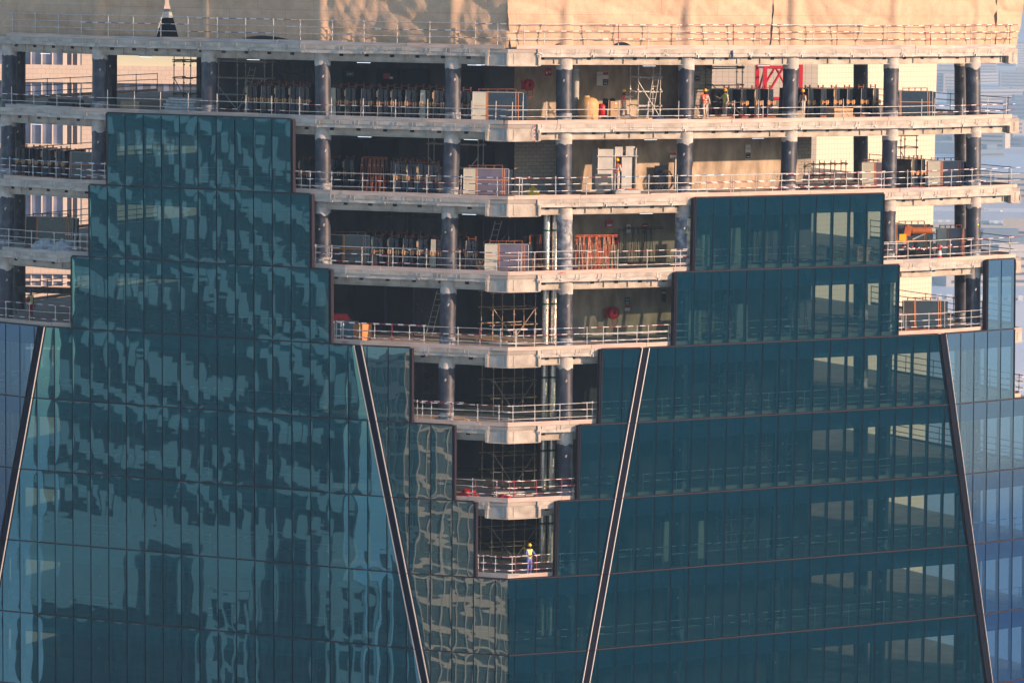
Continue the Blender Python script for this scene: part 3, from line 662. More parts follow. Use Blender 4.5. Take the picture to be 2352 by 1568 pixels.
# rails standing behind the glazing
GLZ = {0: [(252, 668)], 1: [(212, 712), (1602, 2024)], 2: [(172, 756), (1562, 2058)], 3: [(172, 940), (1385, 2050)], 4: [(20, 1040), (1360, 2330)], 5: [(20, 1085), (1325, 2330)],
       6: [(20, 1098), (1286, 2330)], 7: [(20, 1150), (1180, 2340)]}
for n, rs in GLZ.items():
    for a, b in rs:
        if n <= 0: continue
        side = 'left' if b < 1176 else 'right'
        rail_run(n, 'L' if b < 1176 else 'R', spread(a, b, 78), ['galv', 'redwhite'], [1.2, .8, .42][:2 if n > 4 else 3], 1.25, f'guard rail showing through the {side} glass on the {LV[n]}', boards=n < 6, jitter=False)
# back-edge rails seen through the open floors
def back_rail(n, u0, u1, side, label, k=5):
    bk = backpts(n, .5); o = outline(n, .5)
    P, Q = (o[-1], bk[0]) if side == 'R' else (o[0], bk[1])
    root = thing('guard_rail', label, 'guard rail', (*lerp2(P, Q, u0), Z(n)), 0, 'guard rails on the rear edges'); off = tuple(root.location)
    for j in range(k+1):
        p = lerp2(P, Q, u0+(u1-u0)*j/k); mb = MB(); mb.tube((*p, Z(n)), (*p, Z(n)+1.25), .026); mb.build('post', 'darktube', root, off)
    for h in (.42, .8, 1.18):
        mb = MB(); mb.tube((*lerp2(P, Q, u0-.01), Z(n)+h), (*lerp2(P, Q, u1), Z(n)+h+.02), .025); mb.build('rail', 'darktube', root, off)
    mb = MB(); seg_bar(mb, lerp2(P, Q, u0), lerp2(P, Q, u1), 0, .04, Z(n), Z(n)+.2); mb.build('toe_board', 'boardgrey', root, off)
for n in range(0, 6):
    back_rail(n, .03, .42, 'R', f'dark rear guard rail at the far right of the {LV[n]}')
for n in range(0, 4):
    back_rail(n, .05, .75, 'L', f'dark rear guard rail at the far left of the {LV[n]}', 9)
# ------------------------------------------------------------------ sacking
def smooth(a, b, x): t = min(1, max(0, (x-a)/(b-a))); return t*t*(3-2*t)
def tarp(edgeL, edgeR, zlow, label, seed, amp=1., rolled=False):
    """edgeL/edgeR: image columns of the side edges at the bottom and at the top of the view"""
    n = -1; ins = .60
    XL0, XL1 = at(edgeL[0], n, ins).x, at(edgeL[1], n, ins, 2.2).x; XR0, XR1 = at(edgeR[0], n, ins).x, at(edgeR[1], n, ins, 2.2).x
    zs = [.02+4.6*j/46 for j in range(47)]; nu = max(6, int((max(XR0, XR1)-min(XL0, XL1))/.13))
    mb = MB(); vs = []
    for j, h in enumerate(zs):
        q = h/2.2; l = XL0+(XL1-XL0)*(q if q < 1 else 1+.2*(q-1))+.05*noise.noise(Vector((seed, h*2, 1))); r = XR0+(XR1-XR0)*(q if q < 1 else 1+.2*(q-1))+.05*noise.noise(Vector((seed+9, h*2, 1)))
        for i in range(nu+1):
            u = i/nu; X = l+(r-l)*u; y = front(X, n, ins)
            wv = noise.noise(Vector((X*.25, h*.3, seed)))
            sag = amp*(.20*noise.noise(Vector((X*.32+h*.12, h*.22, seed)))+  .13*noise.noise(Vector((X*.9-h*.8+wv, h*.35+X*.2, seed+3)))+.03*noise.noise(Vector((X*2.0+h*1.6+2*wv, h*.5-X*.4, seed+5))))
            sag += amp*.05*(abs(math.sin(X*1.9+h*1.7+4*wv))**.6-.5)*smooth(.1, 1.6, h)*(.4+noise.noise(Vector((X*.3, h*.2, seed+2))))+amp*.006*noise.noise(Vector((X*5+h*4, h*2, seed+8)))
            for k in range(len(COLS)+4):          # creases radiating from the tied points above
                ax = colplan[(k, -1)][0] if k < len(COLS) else (-27.5, -7.9, -2.6, 15.)[k-len(COLS)]
                dx = X-ax; dz = 5.0-h; rr_ = math.hypot(dx, dz); wgt = math.exp(-(dx/3.2)**2)
                th = math.atan2(dx, dz)*11+1.3*noise.noise(Vector((X*.3, h*.3, seed+k)))+k*1.7
                sag += amp*.052*wgt*((1-abs(math.sin(th)))**1.6-.3)*min(1.2, rr_*.3)
            sag += amp*.12*((1-abs(math.sin(1.5*h+.42*X+1.8*noise.noise(Vector((X*.22, h*.2, seed+7))))))**1.5-.3)
            e = min(u, 1-u)*(r-l); sag += .10*noise.noise(Vector((seed*3, h*1.4, 0)))*math.exp(-e*2.5)
            y += max(-.10, .13+sag)
            for k in range(len(COLS)):
                cx, cy = colplan[(k, -1)]; dx = X-cx
                if abs(dx) < 1.1:
                    R0 = .49; yc = cy-math.sqrt(max(R0*R0-dx*dx, 0)) if abs(dx) < R0 else cy+ (abs(dx)-R0)*1.2
                    dlt = y-yc; kx = .12; y = y-max(0, dlt) if dlt > kx else y-(dlt+kx)**2/(4*kx) if dlt > -kx else y
            zz = Z(n)+h
            if j == 0: zz = Z(n)+max(.0, zlow(X))
            elif j < 6: zz = max(zz, Z(n)+max(0, zlow(X))+.012*j)
            vs.append((X, y, zz))
    fs = []
    for j in range(len(zs)-1):
        for i in range(nu): a = j*(nu+1)+i; fs.append((a, a+1, a+nu+2, a+nu+1))
    mb.add(vs, fs, 0, True)
    o = mb.build('sacking_sheet', 'sack'); tag(o, label, 'sacking', 'sacking sheets hung above the top deck')
    return o
flat = lambda X: .02
def bump_(c, w_, h_): return lambda X: .02+h_*max(0, 1-((X-c)/w_)**2)
xb1 = at(612, -1, 1).x; xb2 = at(1428, -1, 1).x; xb3 = at(1280, -1, 1).x
tarp((-140, -140), (355, 378), flat, 'shaded beige sacking sheet at the far left, left of the dark gap', 1.3, 1.7)
tarp((413, 388), (1168, 1178), bump_(xb1, 2.1, .42), 'creased beige sacking sheet between the dark gap and the corner fold', 4.1, 1.0)
tarp((1174, 1166), (1767, 1774), lambda X: max(bump_(xb2, .75, .40)(X), bump_(xb3, .3, .3)(X)), 'sunlit sacking sheet right of the corner with a dark slit low down', 7.7, .95)
tarp((1771, 1778), (2292, 2292), flat, 'broad sunlit sacking sheet on the right with a puckered crease', 11.2, 1.1)
tarp((2288, 2290), (2334, 2350), flat, 'bunched sacking strip hanging at the far right corner', 15.9, 2.6)
# dark board and tube in the gap
p = at(385, -1, 1.9); o = thing('plywood_sheet', 'black plywood sheet standing in the gap between sacking sheets', 'board', (p.x, p.y, Z(-1)), frot(p.x, -1))
mb = MB(); mb.hexa([(-.8, 0, 0), (.75, 0, 0), (.75, .03, 0), (-.8, .03, 0), (-.45, .12, 1.3), (.32, .12, 1.35), (.32, .15, 1.35), (-.45, .15, 1.3)]); mb.build('sheet', 'black', o)
mb = MB(); mb.box((0, .2, .6), (.06, .05, 1.2)); mb.build('batten', 'darktube', o)
# ------------------------------------------------------------------ scaffolds, racks, stores
def scaffold(px, n, inset, w_, d, h, label, lifts=3, bays=2, m='darktube', plank=True, brace=True, rz=None, ladder=False, r=.028):
    p = at(px, n, inset); o = thing('scaffold', label, 'scaffold', (p.x, p.y, Z(n)), frot(p.x, n) if rz is None else rz)
    for i in range(bays+1):
        for y in (0, d):
            x = -w_/2+w_*i/bays; mb = MB(); mb.tube((x, y, 0), (x+random.uniform(-.03, .03), y, h), r)
            for q in range(3): mb.box((x, y, h*(q+.5)/3), (.09, .09, .07))
            mb.box((x, y, .01), (.14, .14, .02)); mb.build('standard', m, o)
    for l in range(1, lifts+1):
        z = h*l/(lifts+.35)
        for y in (0, d):
            mb = MB(); mb.tube((-w_/2-.15, y+.05, z), (w_/2+.15, y+.05, z+random.uniform(-.02, .02)), r); mb.build('ledger', m, o)
        for i in range(bays+1):
            x = -w_/2+w_*i/bays; mb = MB(); mb.tube((x+.05, -.1, z+.06), (x+.05, d+.1, z+.06), r); mb.build('transom_tube', m, o)
    if brace:
        for i in range(bays):
            x0, x1 = -w_/2+w_*i/bays, -w_/2+w_*(i+1)/bays; mb = MB(); a, b = (x0, x1) if i % 2 else (x1, x0)
            mb.tube((a, -.06, .15), (b, -.06, h*.62), r); mb.build('brace', m, o)
    if plank:
        z = h*(lifts-.0)/(lifts+.35)+.12; mb = MB()
        for k in range(3): mb.box((0, d*(k+.5)/3, z), (w_+.3, d/3.2, .045))
        mb.build('platform', 'darktube' if m == 'darktube' else 'ply', o)
    if ladder:
        mb = MB(); x = w_*.2
        for s in (-.19, .19): mb.tube((x+s-.35, -.15, 0), (x+s+.25, .1, h*.8), .022)
        for q in range(8): u = (q+.5)/8; mb.tube((x-.19-.35+.6*u, -.15+.25*u, h*.8*u), (x+.19-.35+.6*u, -.15+.25*u, h*.8*u), .015)
        mb.build('ladder', 'galv', o)
    return o
# ---- end-on glazing stack (standing panes on a rust frame)
def glazing_stack(label, loc, rz, group, tone=0):
    o = thing('glazing_stack', label, 'glazing rack', loc, rz, group)
    Hh = 1.72; mb = MB()
    for s in (-1, 1):
        for k in range(3):
            x0, x1 = s*(.10+.075*k), s*(.05+.07*k)
            mb.hexa([(x0-.03, 0, .14), (x0+.03, 0, .14), (x0+.03, 2.3, .14), (x0-.03, 2.3, .14), (x1-.03, .02, Hh), (x1+.03, .02, Hh), (x1+.03, 2.3, Hh), (x1-.03, 2.3, Hh)], 0)
    mb.build('pane_pack', 'dglass', o)
    mb = MB(); mb.hexa([(-.33, -.03, .16), (-.02, -.03, .16), (-.02, .02, .16), (-.33, .02, .16), (-.29, -.02, Hh+.01), (-.05, -.02, Hh+.01), (-.05, .03, Hh+.01), (-.29, .03, Hh+.01)]); mb.build('end_board', ['gboard', 'dglass', 'cream'][tone], o)
    mb = MB(); mb.tube((-.335, -.05, .12), (-.30, -.04, Hh+.02), .014); mb.build('edge_bead', 'trim', o)
    mb = MB(); mb.box((0, 1.1, .07), (.78, 2.3, .12)); mb.build('rack_base', 'rust', o); mb = MB()
    for x in (-.2, .22):
        mb.box((x, .3, Hh+.08), (.05, .06, .2)); mb.box((x, .3, Hh+.2), (.09, .08, .05))
    mb.box((.0, .3, Hh+.1), (.5, .05, .04)); mb.build('top_frame', 'rust', o)
    for x, h in ((-.34, .95), (-.22, .93), (.13, .9), (.26, .92)): mb = MB(); mb.box((x, -.07, h), (.06, .05, .26)); mb.build('timber_block', 'wood', o)
    if tone != 1: mb = MB(); mb.box((-.36, -.06, 1.45 if tone == 0 else .45), (.06, .05, .36)); mb.build('timber_block', 'wood', o)
    mb = MB()
    for h in (.90, .97): mb.box((0, -.055, h), (.8, .012, .022), ry=random.uniform(-.03, .03))
    mb.build('strap', 'strap', o)
    return o
def glazing_rack(label, px, n, inset, L=2.85, Hh=1.7, glass='dglass', lean=.16, boards=.27, rz=None, board='cream', straps=True, group='end-on racks'):
    p = at(px, n, inset); o = thing('glazing_rack', label, 'glazing rack', (p.x, p.y, Z(n)), frot(p.x, n) if rz is None else rz)
    def sheet(x0, x1, y0, th, z1, name, m):
        mb = MB(); mb.hexa([(x0, y0, .16), (x1, y0, .16), (x1, y0+th, .16), (x0, y0+th, .16), (x0, y0+lean, z1), (x1, y0+lean, z1), (x1, y0+lean+th, z1), (x0, y0+lean+th, z1)]); return mb.build(name, m, o)
    xb = -L/2+L*boards
    sheet(-L/2, L/2+.22, .10, .30, Hh-.02, 'pane_pack', 'dglass')
    sheet(xb, L/2, 0, .09, Hh, 'face_pane', glass)
    if boards: sheet(-L/2, xb-.02, -.01, .09, Hh, 'face_board', board)
    mb = MB(); mb.tube((-L/2, -.02+lean, Hh+.02), (L/2, -.02+lean, Hh+.02), .022); mb.tube((L/2, -.02, .16), (L/2, -.02+lean, Hh), .02); mb.tube((-L/2, -.03, .16), (-L/2, -.03+lean, Hh), .018); mb.build('edge_bead', 'trim', o)
    mb = MB(); mb.box((0, .25, .06), (L*.95, .9, .10))
    for k in range(5): mb.box((-L/2+L*(k+.5)/5, .3, .14), (.12, .8, .06))
    mb.build('rack_base', 'rust', o); mb = MB()
    mb.tube((-L*.38, .42, Hh+.16), (L*.36, .42, Hh+.2), .022)
    for k in range(5): mb.box((-L*.38+L*.74*k/4, .42, Hh+.1), (.05, .06, .22))
    mb.build('top_frame', 'rust', o)
    if straps:
        mb = MB()
        for x in (xb+.03, xb+.10, L*.36, L*.41):
            mb.hexa([(x-.014, -.015, .16), (x+.014, -.015, .16), (x+.014, -.005, .16), (x-.014, -.005, .16), (x-.034, lean-.015, Hh), (x-.006, lean-.015, Hh), (x-.006, lean-.005, Hh), (x-.034, lean-.005, Hh)])
        mb.box((0, lean*.55-.03, .98), (L*1.02, .014, .035)); mb.build('strap', 'strap', o)
    return o
def glaze_row(n, pxs, inset, what, tones=(0, 1, 0, 0, 1, 2)):
    proto = None
    for k, px in enumerate(pxs):
        p = at(px, n, inset); lab = f'{ORD[k]} dark glazing stack from the left {what}'
        o = glazing_stack(lab, (p.x, p.y, Z(n)), frot(p.x, n)+random.uniform(-.04, .04)+.22, f'glazing stacks {what}', tones[k % len(tones)])
glaze_row(0, [580, 612, 645, 678, 700, 772, 806, 842, 880, 912, 944, 978, 1008, 1070], 2.6, 'on the highest open floor')
glaze_row(0, [598, 630, 662, 694, 790, 824, 860, 896, 928, 962, 992], 5.4, 'in the rear row of the highest open floor', (1, 1, 0, 1))
glaze_row(1, [770, 802, 910, 938, 964], 5.0, 'in the rear row of the second open floor', (1, 0, 1))
glaze_row(2, [852, 890, 924, 956, 1060], 5.0, 'in the rear row of the third open floor', (1, 0, 1))
glazing_rack('strapped glazing rack with cream end board near the corner on the highest open floor', 1143, 0, 1.9, 2.85, 1.72, rz=.02)
glaze_row(0, [1676, 1708, 1740, 1770, 1862, 1892, 1922, 1952, 1984, 2012], 5.2, 'right of the brick pier', (1, 1, 0, 1, 1, 1, 0))
glazing_rack('dark strapped glazing rack at the right end of the highest open floor', 2104, 0, 2.6, 2.0, 1.62, boards=.0, rz=.1)
glaze_row(1, [48, 78, 108, 140], 2.6, 'at the far left of the second floor')
glazing_rack('black strapped glazing rack beside the left column on the second open floor', 188, 1, 2.4, 1.6, 1.68, boards=0, rz=-.3)
glaze_row(1, [700, 920, 948, 972, 996], 2.5, 'on the second open floor')
glazing_rack('cream and violet strapped glazing rack on the second open floor', 1116, 1, 2.2, 2.55, 1.6, 'vglass', rz=.0)
glazing_rack('tilted glazing rack with pale end board behind the right scaffold', 2008, 1, 3.0, 1.5, 1.6, 'vglass', boards=.5, rz=.1)
glaze_row(1, [2100, 2120], 3.2, 'at the right end of the second floor', (0, 1))
glazing_rack('violet glazing rack at the right end of the second open floor', 2172, 1, 2.4, 2.2, 1.6, 'vglass', boards=.36, rz=.12)
glazing_rack('long black glazing rack at the far left behind polythene heaps', 112, 2, 3.4, 3.0, 1.85, boards=.22, board='gboard', rz=-.25)
glazing_rack('dark glazing rack with grey board beside the left column on the third open floor', 800, 2, 2.6, 2.4, 1.75, boards=.35, board='gboard', rz=-.2)
glaze_row(2, [868, 905, 938, 972, 1002, 1082], 2.4, 'on the third open floor', (0, 0, 1, 0, 2, 1))
glazing_rack('violet glazing rack with cream board by the corner on the third open floor', 1163, 2, 1.9, 2.45, 1.62, 'vglass', boards=.3, rz=.02)
glazing_rack('greenish glazing rack behind the orange machine', 2096, 2, 4.0, 2.1, 1.95, boards=0, rz=.1)
glazing_rack('violet glazing rack behind the traffic cone', 2186, 2, 2.4, 1.8, 1.75, 'vglass', boards=.33, rz=.12)
glazing_rack('dark leaning panes with a pale slumped board at the right of the fourth open floor', 2122, 3, 2.2, 2.5, 1.75, boards=.26, board='gboard', rz=.1)
# ---- bare A-frames
def aframes(label, px, n, inset, cnt, step, m, Hh=1.95, dx=.05):
    p = at(px, n, inset); o = thing('frame_rack', label, 'frame rack', (p.x, p.y, Z(n)), frot(p.x, n))
    for k in range(cnt):
        x = (k-cnt/2)*step; mb = MB(); j = random.uniform(-.1, .1); y = random.uniform(-.15, .15)
        for s in (-1, 1):
            mb.tube((x+s*.13+j, y-.05, .12), (x+s*.02+j, y+.12, Hh+random.uniform(-.08, .05)), .024)
            mb.tube((x+s*.13+j, y+.9, .12), (x+s*.02+j, y+.75, Hh), .022)
        mb.tube((x+j, y+.12, Hh-.05), (x+j, y+.75, Hh-.05), .022)
        for q in (.3, .55, .8): mb.box((x+j-.13*(1-q), y+.0+.1*q, Hh*q), (.05, .05, .06), 1)
        mb.build('frame', ['browntube' if m == 'rustred' and k % 3 == 1 else m, 'wood'], o)
    mb = MB(); Lw = cnt*step
    for z in (Hh+.0, Hh+.08): mb.tube((-Lw/2, .12, z), (Lw/2, .15, z-.02), .02)
    mb.build('top_bar', m, o)
    mb = MB(); mb.box((0, .4, .07), (Lw, .9, .1)); mb.build('base', 'rust', o)
    return o
aframes('row of rust-brown bare A-frames behind the rail on the second open floor', 860, 1, 2.4, 6, .24, 'rust', 2.0)
aframes('tight bundle of red-orange bare steel A-frames beside the pale column', 1372, 2, 2.3, 11, .24, 'rustred', 1.95)
aframes('few rust-brown bare frames left of the pale column', 1246, 2, 3.4, 3, .5, 'rust', 1.95)
aframes('thin dark bare frames against the wall on the third open floor', 1480, 2, 5.2, 3, .85, 'darktube', 2.1)
# ---- scaffolds
scaffold(418, 0, 5.5, 1.1, 1.2, 3.2, 'dark scaffold tower against the cream building at the left', 3, 1)
scaffold(545, 0, 6.4, 3.6, 1.0, 3.3, 'dim grey scaffold with ladder behind the left glazing stacks', 3, 2, 'galv', ladder=True)
scaffold(668, 0, 7.2, 1.6, .8, 3.3, 'narrow dim scaffold beside the bright doorway', 4, 1, 'darktube')
scaffold(1490, 0, 4.3, 1.45, 1.0, 3.6, 'light aluminium scaffold tower with planks behind the worker', 4, 1, 'galv', ladder=True)
scaffold(1668, 0, 5.0, 2.2, .6, 3.3, 'dark tube scaffold right of the big column', 3, 1)
scaffold(1040, 1, 6.2, 3.0, 1.0, 3.2, 'dim scaffold behind the glazing on the second open floor', 2, 2, 'galv', plank=False)
scaffold(2085, 1, 5.2, 1.2, 1.2, 3.3, 'dark scaffold tower before the cream tiled tower', 4, 1)
scaffold(1905, 1, 6.0, 2.4, .5, 1.6, 'low dark tube barrier before greenish windows', 2, 3, plank=False, brace=False)
scaffold(1110, 2, 6.0, 3.0, 1.2, 3.3, 'dim scaffold with ladder on the third open floor', 2, 2, 'darktube', ladder=True)
scaffold(960, 2, 7.0, 4.0, 1.0, 3.0, 'long dim scaffold at the rear of the third open floor', 2, 3, 'darktube', plank=False)
scaffold(1180, 3, 5.6, 2.7, 1.6, 3.1, 'rusty braced scaffold tower in the dark bay of the fourth floor', 3, 2, 'browntube')
scaffold(985, 3, 6.8, 1.9, 1.0, 3.3, 'dim scaffold and ladder left of the leaning column', 2, 1, 'darktube', ladder=True)
scaffold(1180, 4, 5.8, 2.6, 1.6, 3.2, 'dim braced scaffold in the dark bay of the fifth floor', 3, 2, 'browntube')
scaffold(1000, 4, 6.5, 1.6, 1.0, 3.2, 'dim scaffold near the glass edge of the fifth floor', 3, 1, 'darktube')
scaffold(1180, 5, 5.8, 2.6, 1.6, 3.2, 'dim braced scaffold in the dark bay of the sixth floor', 3, 2, 'browntube')
scaffold(1180, 6, 5.6, 2.8, 1.6, 3.2, 'dim braced scaffold in the lowest open bay', 3, 2, 'browntube')
p = at(1321, 0, 4.4); o = thing('riser_pipe', 'grey full-height riser pipe left of the cream tank', 'pipe', (p.x, p.y, Z(0)))
mb = MB(); mb.tube((0, 0, 0), (0, 0, 3.98), .2, seg=16); mb.tube((-.36, .1, 0), (-.36, .1, 3.98), .16, seg=14); mb.build('pipe', 'plate', o)
mb = MB(); mb.tube((0, 0, 2.9), (0, 0, 2.98), .23, seg=16); mb.build('collar', 'galv', o)
for k, (px, n, w_) in enumerate([(812, 0, 1.3), (890, 0, 1.25), (955, 0, 1.5), (1084, 0, 1.45), (808, 1, 1.2), (880, 1, 1.6), (1105, 1, 1.5), (850, 3, 1.9), (925, 3, 1.7)]):
    p = at(px, n, 8.2); mb = MB(); mb.box((p.x, p.y+.4, Z(n)+1.35), (w_, .6, 2.7), 0, frot(p.x, n)); mb.build('doorway', 'dark', TW, TO)  # solid near-black boxes paint the dark of the doorways
def put(px, n, inset, dz=0.): p = at(px, n, inset); return (p.x, p.y, Z(n)+dz)
def planks(px, n, inset, L, cnt, label, m='wood', rz=0., spread_=.9, th=.05):
    o = thing('plank_pile', label, 'planks', put(px, n, inset), frot(at(px, n, inset).x, n)+rz)
    for k in range(cnt):
        mb = MB(); mb.box((random.uniform(-.3, .3), random.uniform(-spread_/2, spread_/2), .03+th*(k//2)*1.05), (L*random.uniform(.6, 1), .18, th), 0, random.uniform(-.2, .2)); mb.build('plank', m, o)
def panel_leaf(label, px, n, inset, w_, h, m='cream', lean=.12):
    p = at(px, n, inset); o = thing('leaning_panel', label, 'panel', (p.x, p.y, Z(n)), frot(p.x, n)); mb = MB()
    mb.hexa([(-w_/2, 0, .02), (w_/2, 0, .02), (w_/2, .04, .02), (-w_/2, .04, .02), (-w_/2, lean, h), (w_/2, lean, h), (w_/2, lean+.04, h), (-w_/2, lean+.04, h)]); mb.build('sheet', m, o)
    mb = MB(); mb.box((0, lean*.5+.06, h*.5), (w_*.9, .03, .08)); mb.build('batten', 'wood', o); return o
panel_leaf('narrow pale panel leaning behind the first pane of the upper right glass', 1622, 2, 2.2, .5, 1.9)
panel_leaf('tall pale panel behind the middle of the upper right glass', 1690, 2, 2.6, .75, 2.2)
panel_leaf('grey white panel standing behind the right glass on the fourth floor', 1704, 3, 2.4, .85, 2.0, 'white')
panel_leaf('pale panel low behind the left end of the right glass', 1596, 3, 2.6, .9, 1.7, 'cream')
panel_leaf('tan board behind the right glass on the fifth floor', 1560, 4, 2.6, .9, 2.0, 'ply')
panel_leaf('pale board pair behind the right glass on the sixth floor', 1532, 6, 2.4, .7, 2.3, 'cream'); panel_leaf('slim pale board behind the right glass on the lowest open level', 1610, 6, 2.4, .45, 2.2, 'cream')
aframes('dark bare A-frames behind the upper right glass', 1790, 2, 2.6, 4, .7, 'darktube', 2.0)
aframes('dark frames behind the right glass on the fourth floor', 1838, 3, 3.0, 3, .8, 'darktube', 1.9)
scaffold(1655, 3, 4.6, 1.6, 1.0, 3.0, 'dim scaffold behind the right glass on the fourth floor', 3, 1, 'browntube', ladder=True)
scaffold(1690, 4, 4.8, 2.4, 1.0, 3.0, 'dim scaffold behind the right glass on the fifth floor', 3, 2, 'browntube')
scaffold(1780, 5, 4.6, 2.8, 1.0, 3.0, 'dim scaffold behind the right glass on the sixth floor', 3, 2, 'browntube')
scaffold(1700, 6, 4.6, 2.0, 1.0, 3.0, 'dim scaffold behind the right glass one floor below the sixth', 3, 2, 'browntube')
scaffold(350, 1, 4.6, 2.4, 1.0, 3.0, 'dim scaffold behind the top row of the left glass', 3, 2, 'galv')
planks(1930, 3, 2.6, 2.4, 6, 'planks on the floor behind the right glass of the fourth floor', 'boardgrey'); planks(1820, 5, 2.2, 2.4, 6, 'planks on the floor behind the right glass of the sixth floor', 'boardgrey')
# ---- foil-clad pipes running through the floors
for px, lab in ((1247, 'left one of the two silver foil-clad pipes behind the column'), (1266, 'right one of the two silver foil-clad pipes behind the column')):
    p0 = at(px, 7, 4.2); p1 = at(px+2, 2, 4.2)
    o = thing('insulated_pipe', lab, 'pipe', (p0.x, p0.y, Z(8)), 0, 'foil-clad pipes'); off = tuple(o.location)
    X, Y = at(px, 5, 4.4).x, at(px, 5, 4.4).y
    for n in range(2, 9):
        mb = MB(); mb.tube((X, Y, Z(n)+.02), (X, Y, Z(n-1)-.22), .19, seg=14); mb.build('pipe_run', 'foil', o, off)
        mb = MB(); mb.tube((X, Y, Z(n)+2.25), (X, Y, Z(n)+2.36), .205, seg=14); mb.build('collar', 'green', o, off)
        mb = MB()
        for q in range(4): mb.tube((X, Y, Z(n)+.4+q*.9), (X, Y, Z(n)+.43+q*.9), .20, seg=14)
        mb.build('band', 'trim', o, off)
# ------------------------------------------------------------------ people
def person(label, loc, rz, top, legs, vest=None, helmet='helmet', pose='stand', scale=1.0, scarf=False):
    J = dict(pel=(0, 0, .95), spi=(0, .01, 1.13), che=(0, .0, 1.33), nec=(0, -.005, 1.48), hed=(0, -.02, 1.56))
    def arm(s, el, wr): J[f'sh{s}'] = (s*.175, .0, 1.41); J[f'el{s}'] = el; J[f'wr{s}'] = wr
    def leg(s, kn, an, to): J[f'hp{s}'] = (s*.09, 0, .90); J[f'kn{s}'] = kn; J[f'an{s}'] = an; J[f'to{s}'] = to
    leg(-1, (-.10, -.03, .49), (-.11, .02, .08), (-.13, -.15, .035)); leg(1, (.10, -.03, .49), (.11, .02, .08), (.13, -.15, .035))
    arm(-1, (-.24, .03, 1.12), (-.25, -.07, .86)); arm(1, (.24, .03, 1.12), (.25, -.07, .86))
    if pose == 'reach': arm(-1, (-.25, -.24, 1.38), (-.30, -.50, 1.42)); arm(1, (.27, -.20, 1.30), (.22, -.46, 1.34)); leg(-1, (-.14, -.10, .50), (-.15, -.06, .08), (-.16, -.23, .035)); leg(1, (.12, .05, .5), (.14, .22, .08), (.15, .06, .035))
    if pose == 'walk': leg(-1, (-.10, -.16, .51), (-.11, -.20, .08), (-.12, -.37, .04)); leg(1, (.10, .02, .49), (.11, .28, .12), (.12, .14, .035)); arm(-1, (-.25, .14, 1.14), (-.25, .10, .88)); arm(1, (.25, -.10, 1.13), (.22, -.26, .93))
    if pose == 'hands': arm(-1, (-.25, -.02, 1.13), (-.08, -.24, 1.05)); arm(1, (.25, -.02, 1.13), (.06, -.25, 1.07))
    if pose == 'rail': arm(-1, (-.28, -.16, 1.20), (-.22, -.36, 1.20)); arm(1, (.28, -.16, 1.20), (.22, -.36, 1.20)); leg(1, (.10, -.05, .5), (.11, .10, .08), (.12, -.06, .035))
    if pose == 'hold': arm(-1, (-.30, -.14, 1.24), (-.42, -.36, 1.36)); arm(1, (.24, .0, 1.12), (.20, -.14, .90))
    rad = dict(pel=(.155, .115), spi=(.14, .105), che=(.165, .115), nec=(.058, .058), hed=(.06, .06))
    for s in (-1, 1): rad.update({f'sh{s}': (.072, .072), f'el{s}': (.05, .05), f'wr{s}': (.036, .036), f'hp{s}': (.105, .10), f'kn{s}': (.07, .07), f'an{s}': (.056, .056), f'to{s}': (.045, .035)})
    names = list(J); idx = {k: i for i, k in enumerate(names)}
    E = [('pel', 'spi', 1), ('spi', 'che', 1), ('che', 'nec', 1), ('nec', 'hed', 0)]
    for s in (-1, 1): E += [('che', f'sh{s}', 1), (f'sh{s}', f'el{s}', 1), (f'el{s}', f'wr{s}', 1), ('pel', f'hp{s}', 2), (f'hp{s}', f'kn{s}', 2), (f'kn{s}', f'an{s}', 2), (f'an{s}', f'to{s}', 3)]
    me = bpy.data.meshes.new('tmp'); me.from_pydata([J[k] for k in names], [(idx[a], idx[b]) for a, b, _ in E], [])
    o = bpy.data.objects.new('tmp', me); COL.objects.link(o)
    md = o.modifiers.new('s', 'SKIN'); md.use_smooth_shade = True; sv = me.skin_vertices[0].data
    for k in names: sv[idx[k]].radius = rad[k]; sv[idx[k]].use_root = (k == 'pel')
    sub = o.modifiers.new('u', 'SUBSURF'); sub.levels = 2
    dg = bpy.context.evaluated_depsgraph_get(); ev = o.evaluated_get(dg); m2 = ev.to_mesh()
    V = [v.co.copy() for v in m2.vertices]; Nn = [v.normal.copy() for v in m2.vertices]; Fs = [tuple(p.vertices) for p in m2.polygons]
    ev.to_mesh_clear(); bpy.data.objects.remove(o)
    def dist(p, a, b):
        a, b = Vector(a), Vector(b); t = max(0, min(1, (p-a).dot(b-a)/max(1e-9, (b-a).length_squared))); return (p-a-(b-a)*t).length
    body = MB(); body.v = [tuple(v) for v in V]; torso = []
    for f in Fs:
        c = sum((V[i] for i in f), Vector())/len(f)
        a, b, mt = min(E, key=lambda e: dist(c, J[e[0]], J[e[1]]))
        if (a, b) == ('nec', 'hed') or (a == 'che' and b == 'nec' and c.z > 1.50): mt = 0
        if a == 'pel' and b == 'spi' and c.z < 1.0: mt = 2
        body.f.append(list(f)); body.m.append(mt); body.s.append(True)
        if (a in ('pel', 'spi', 'che') and not b.startswith('hp')) and .93 < c.z < 1.49: torso.append(f)
    # head with brow, nose, jaw and ears
    hc = Vector((0, -.025, 1.655)); vs = []; seg, rings = 18, 12
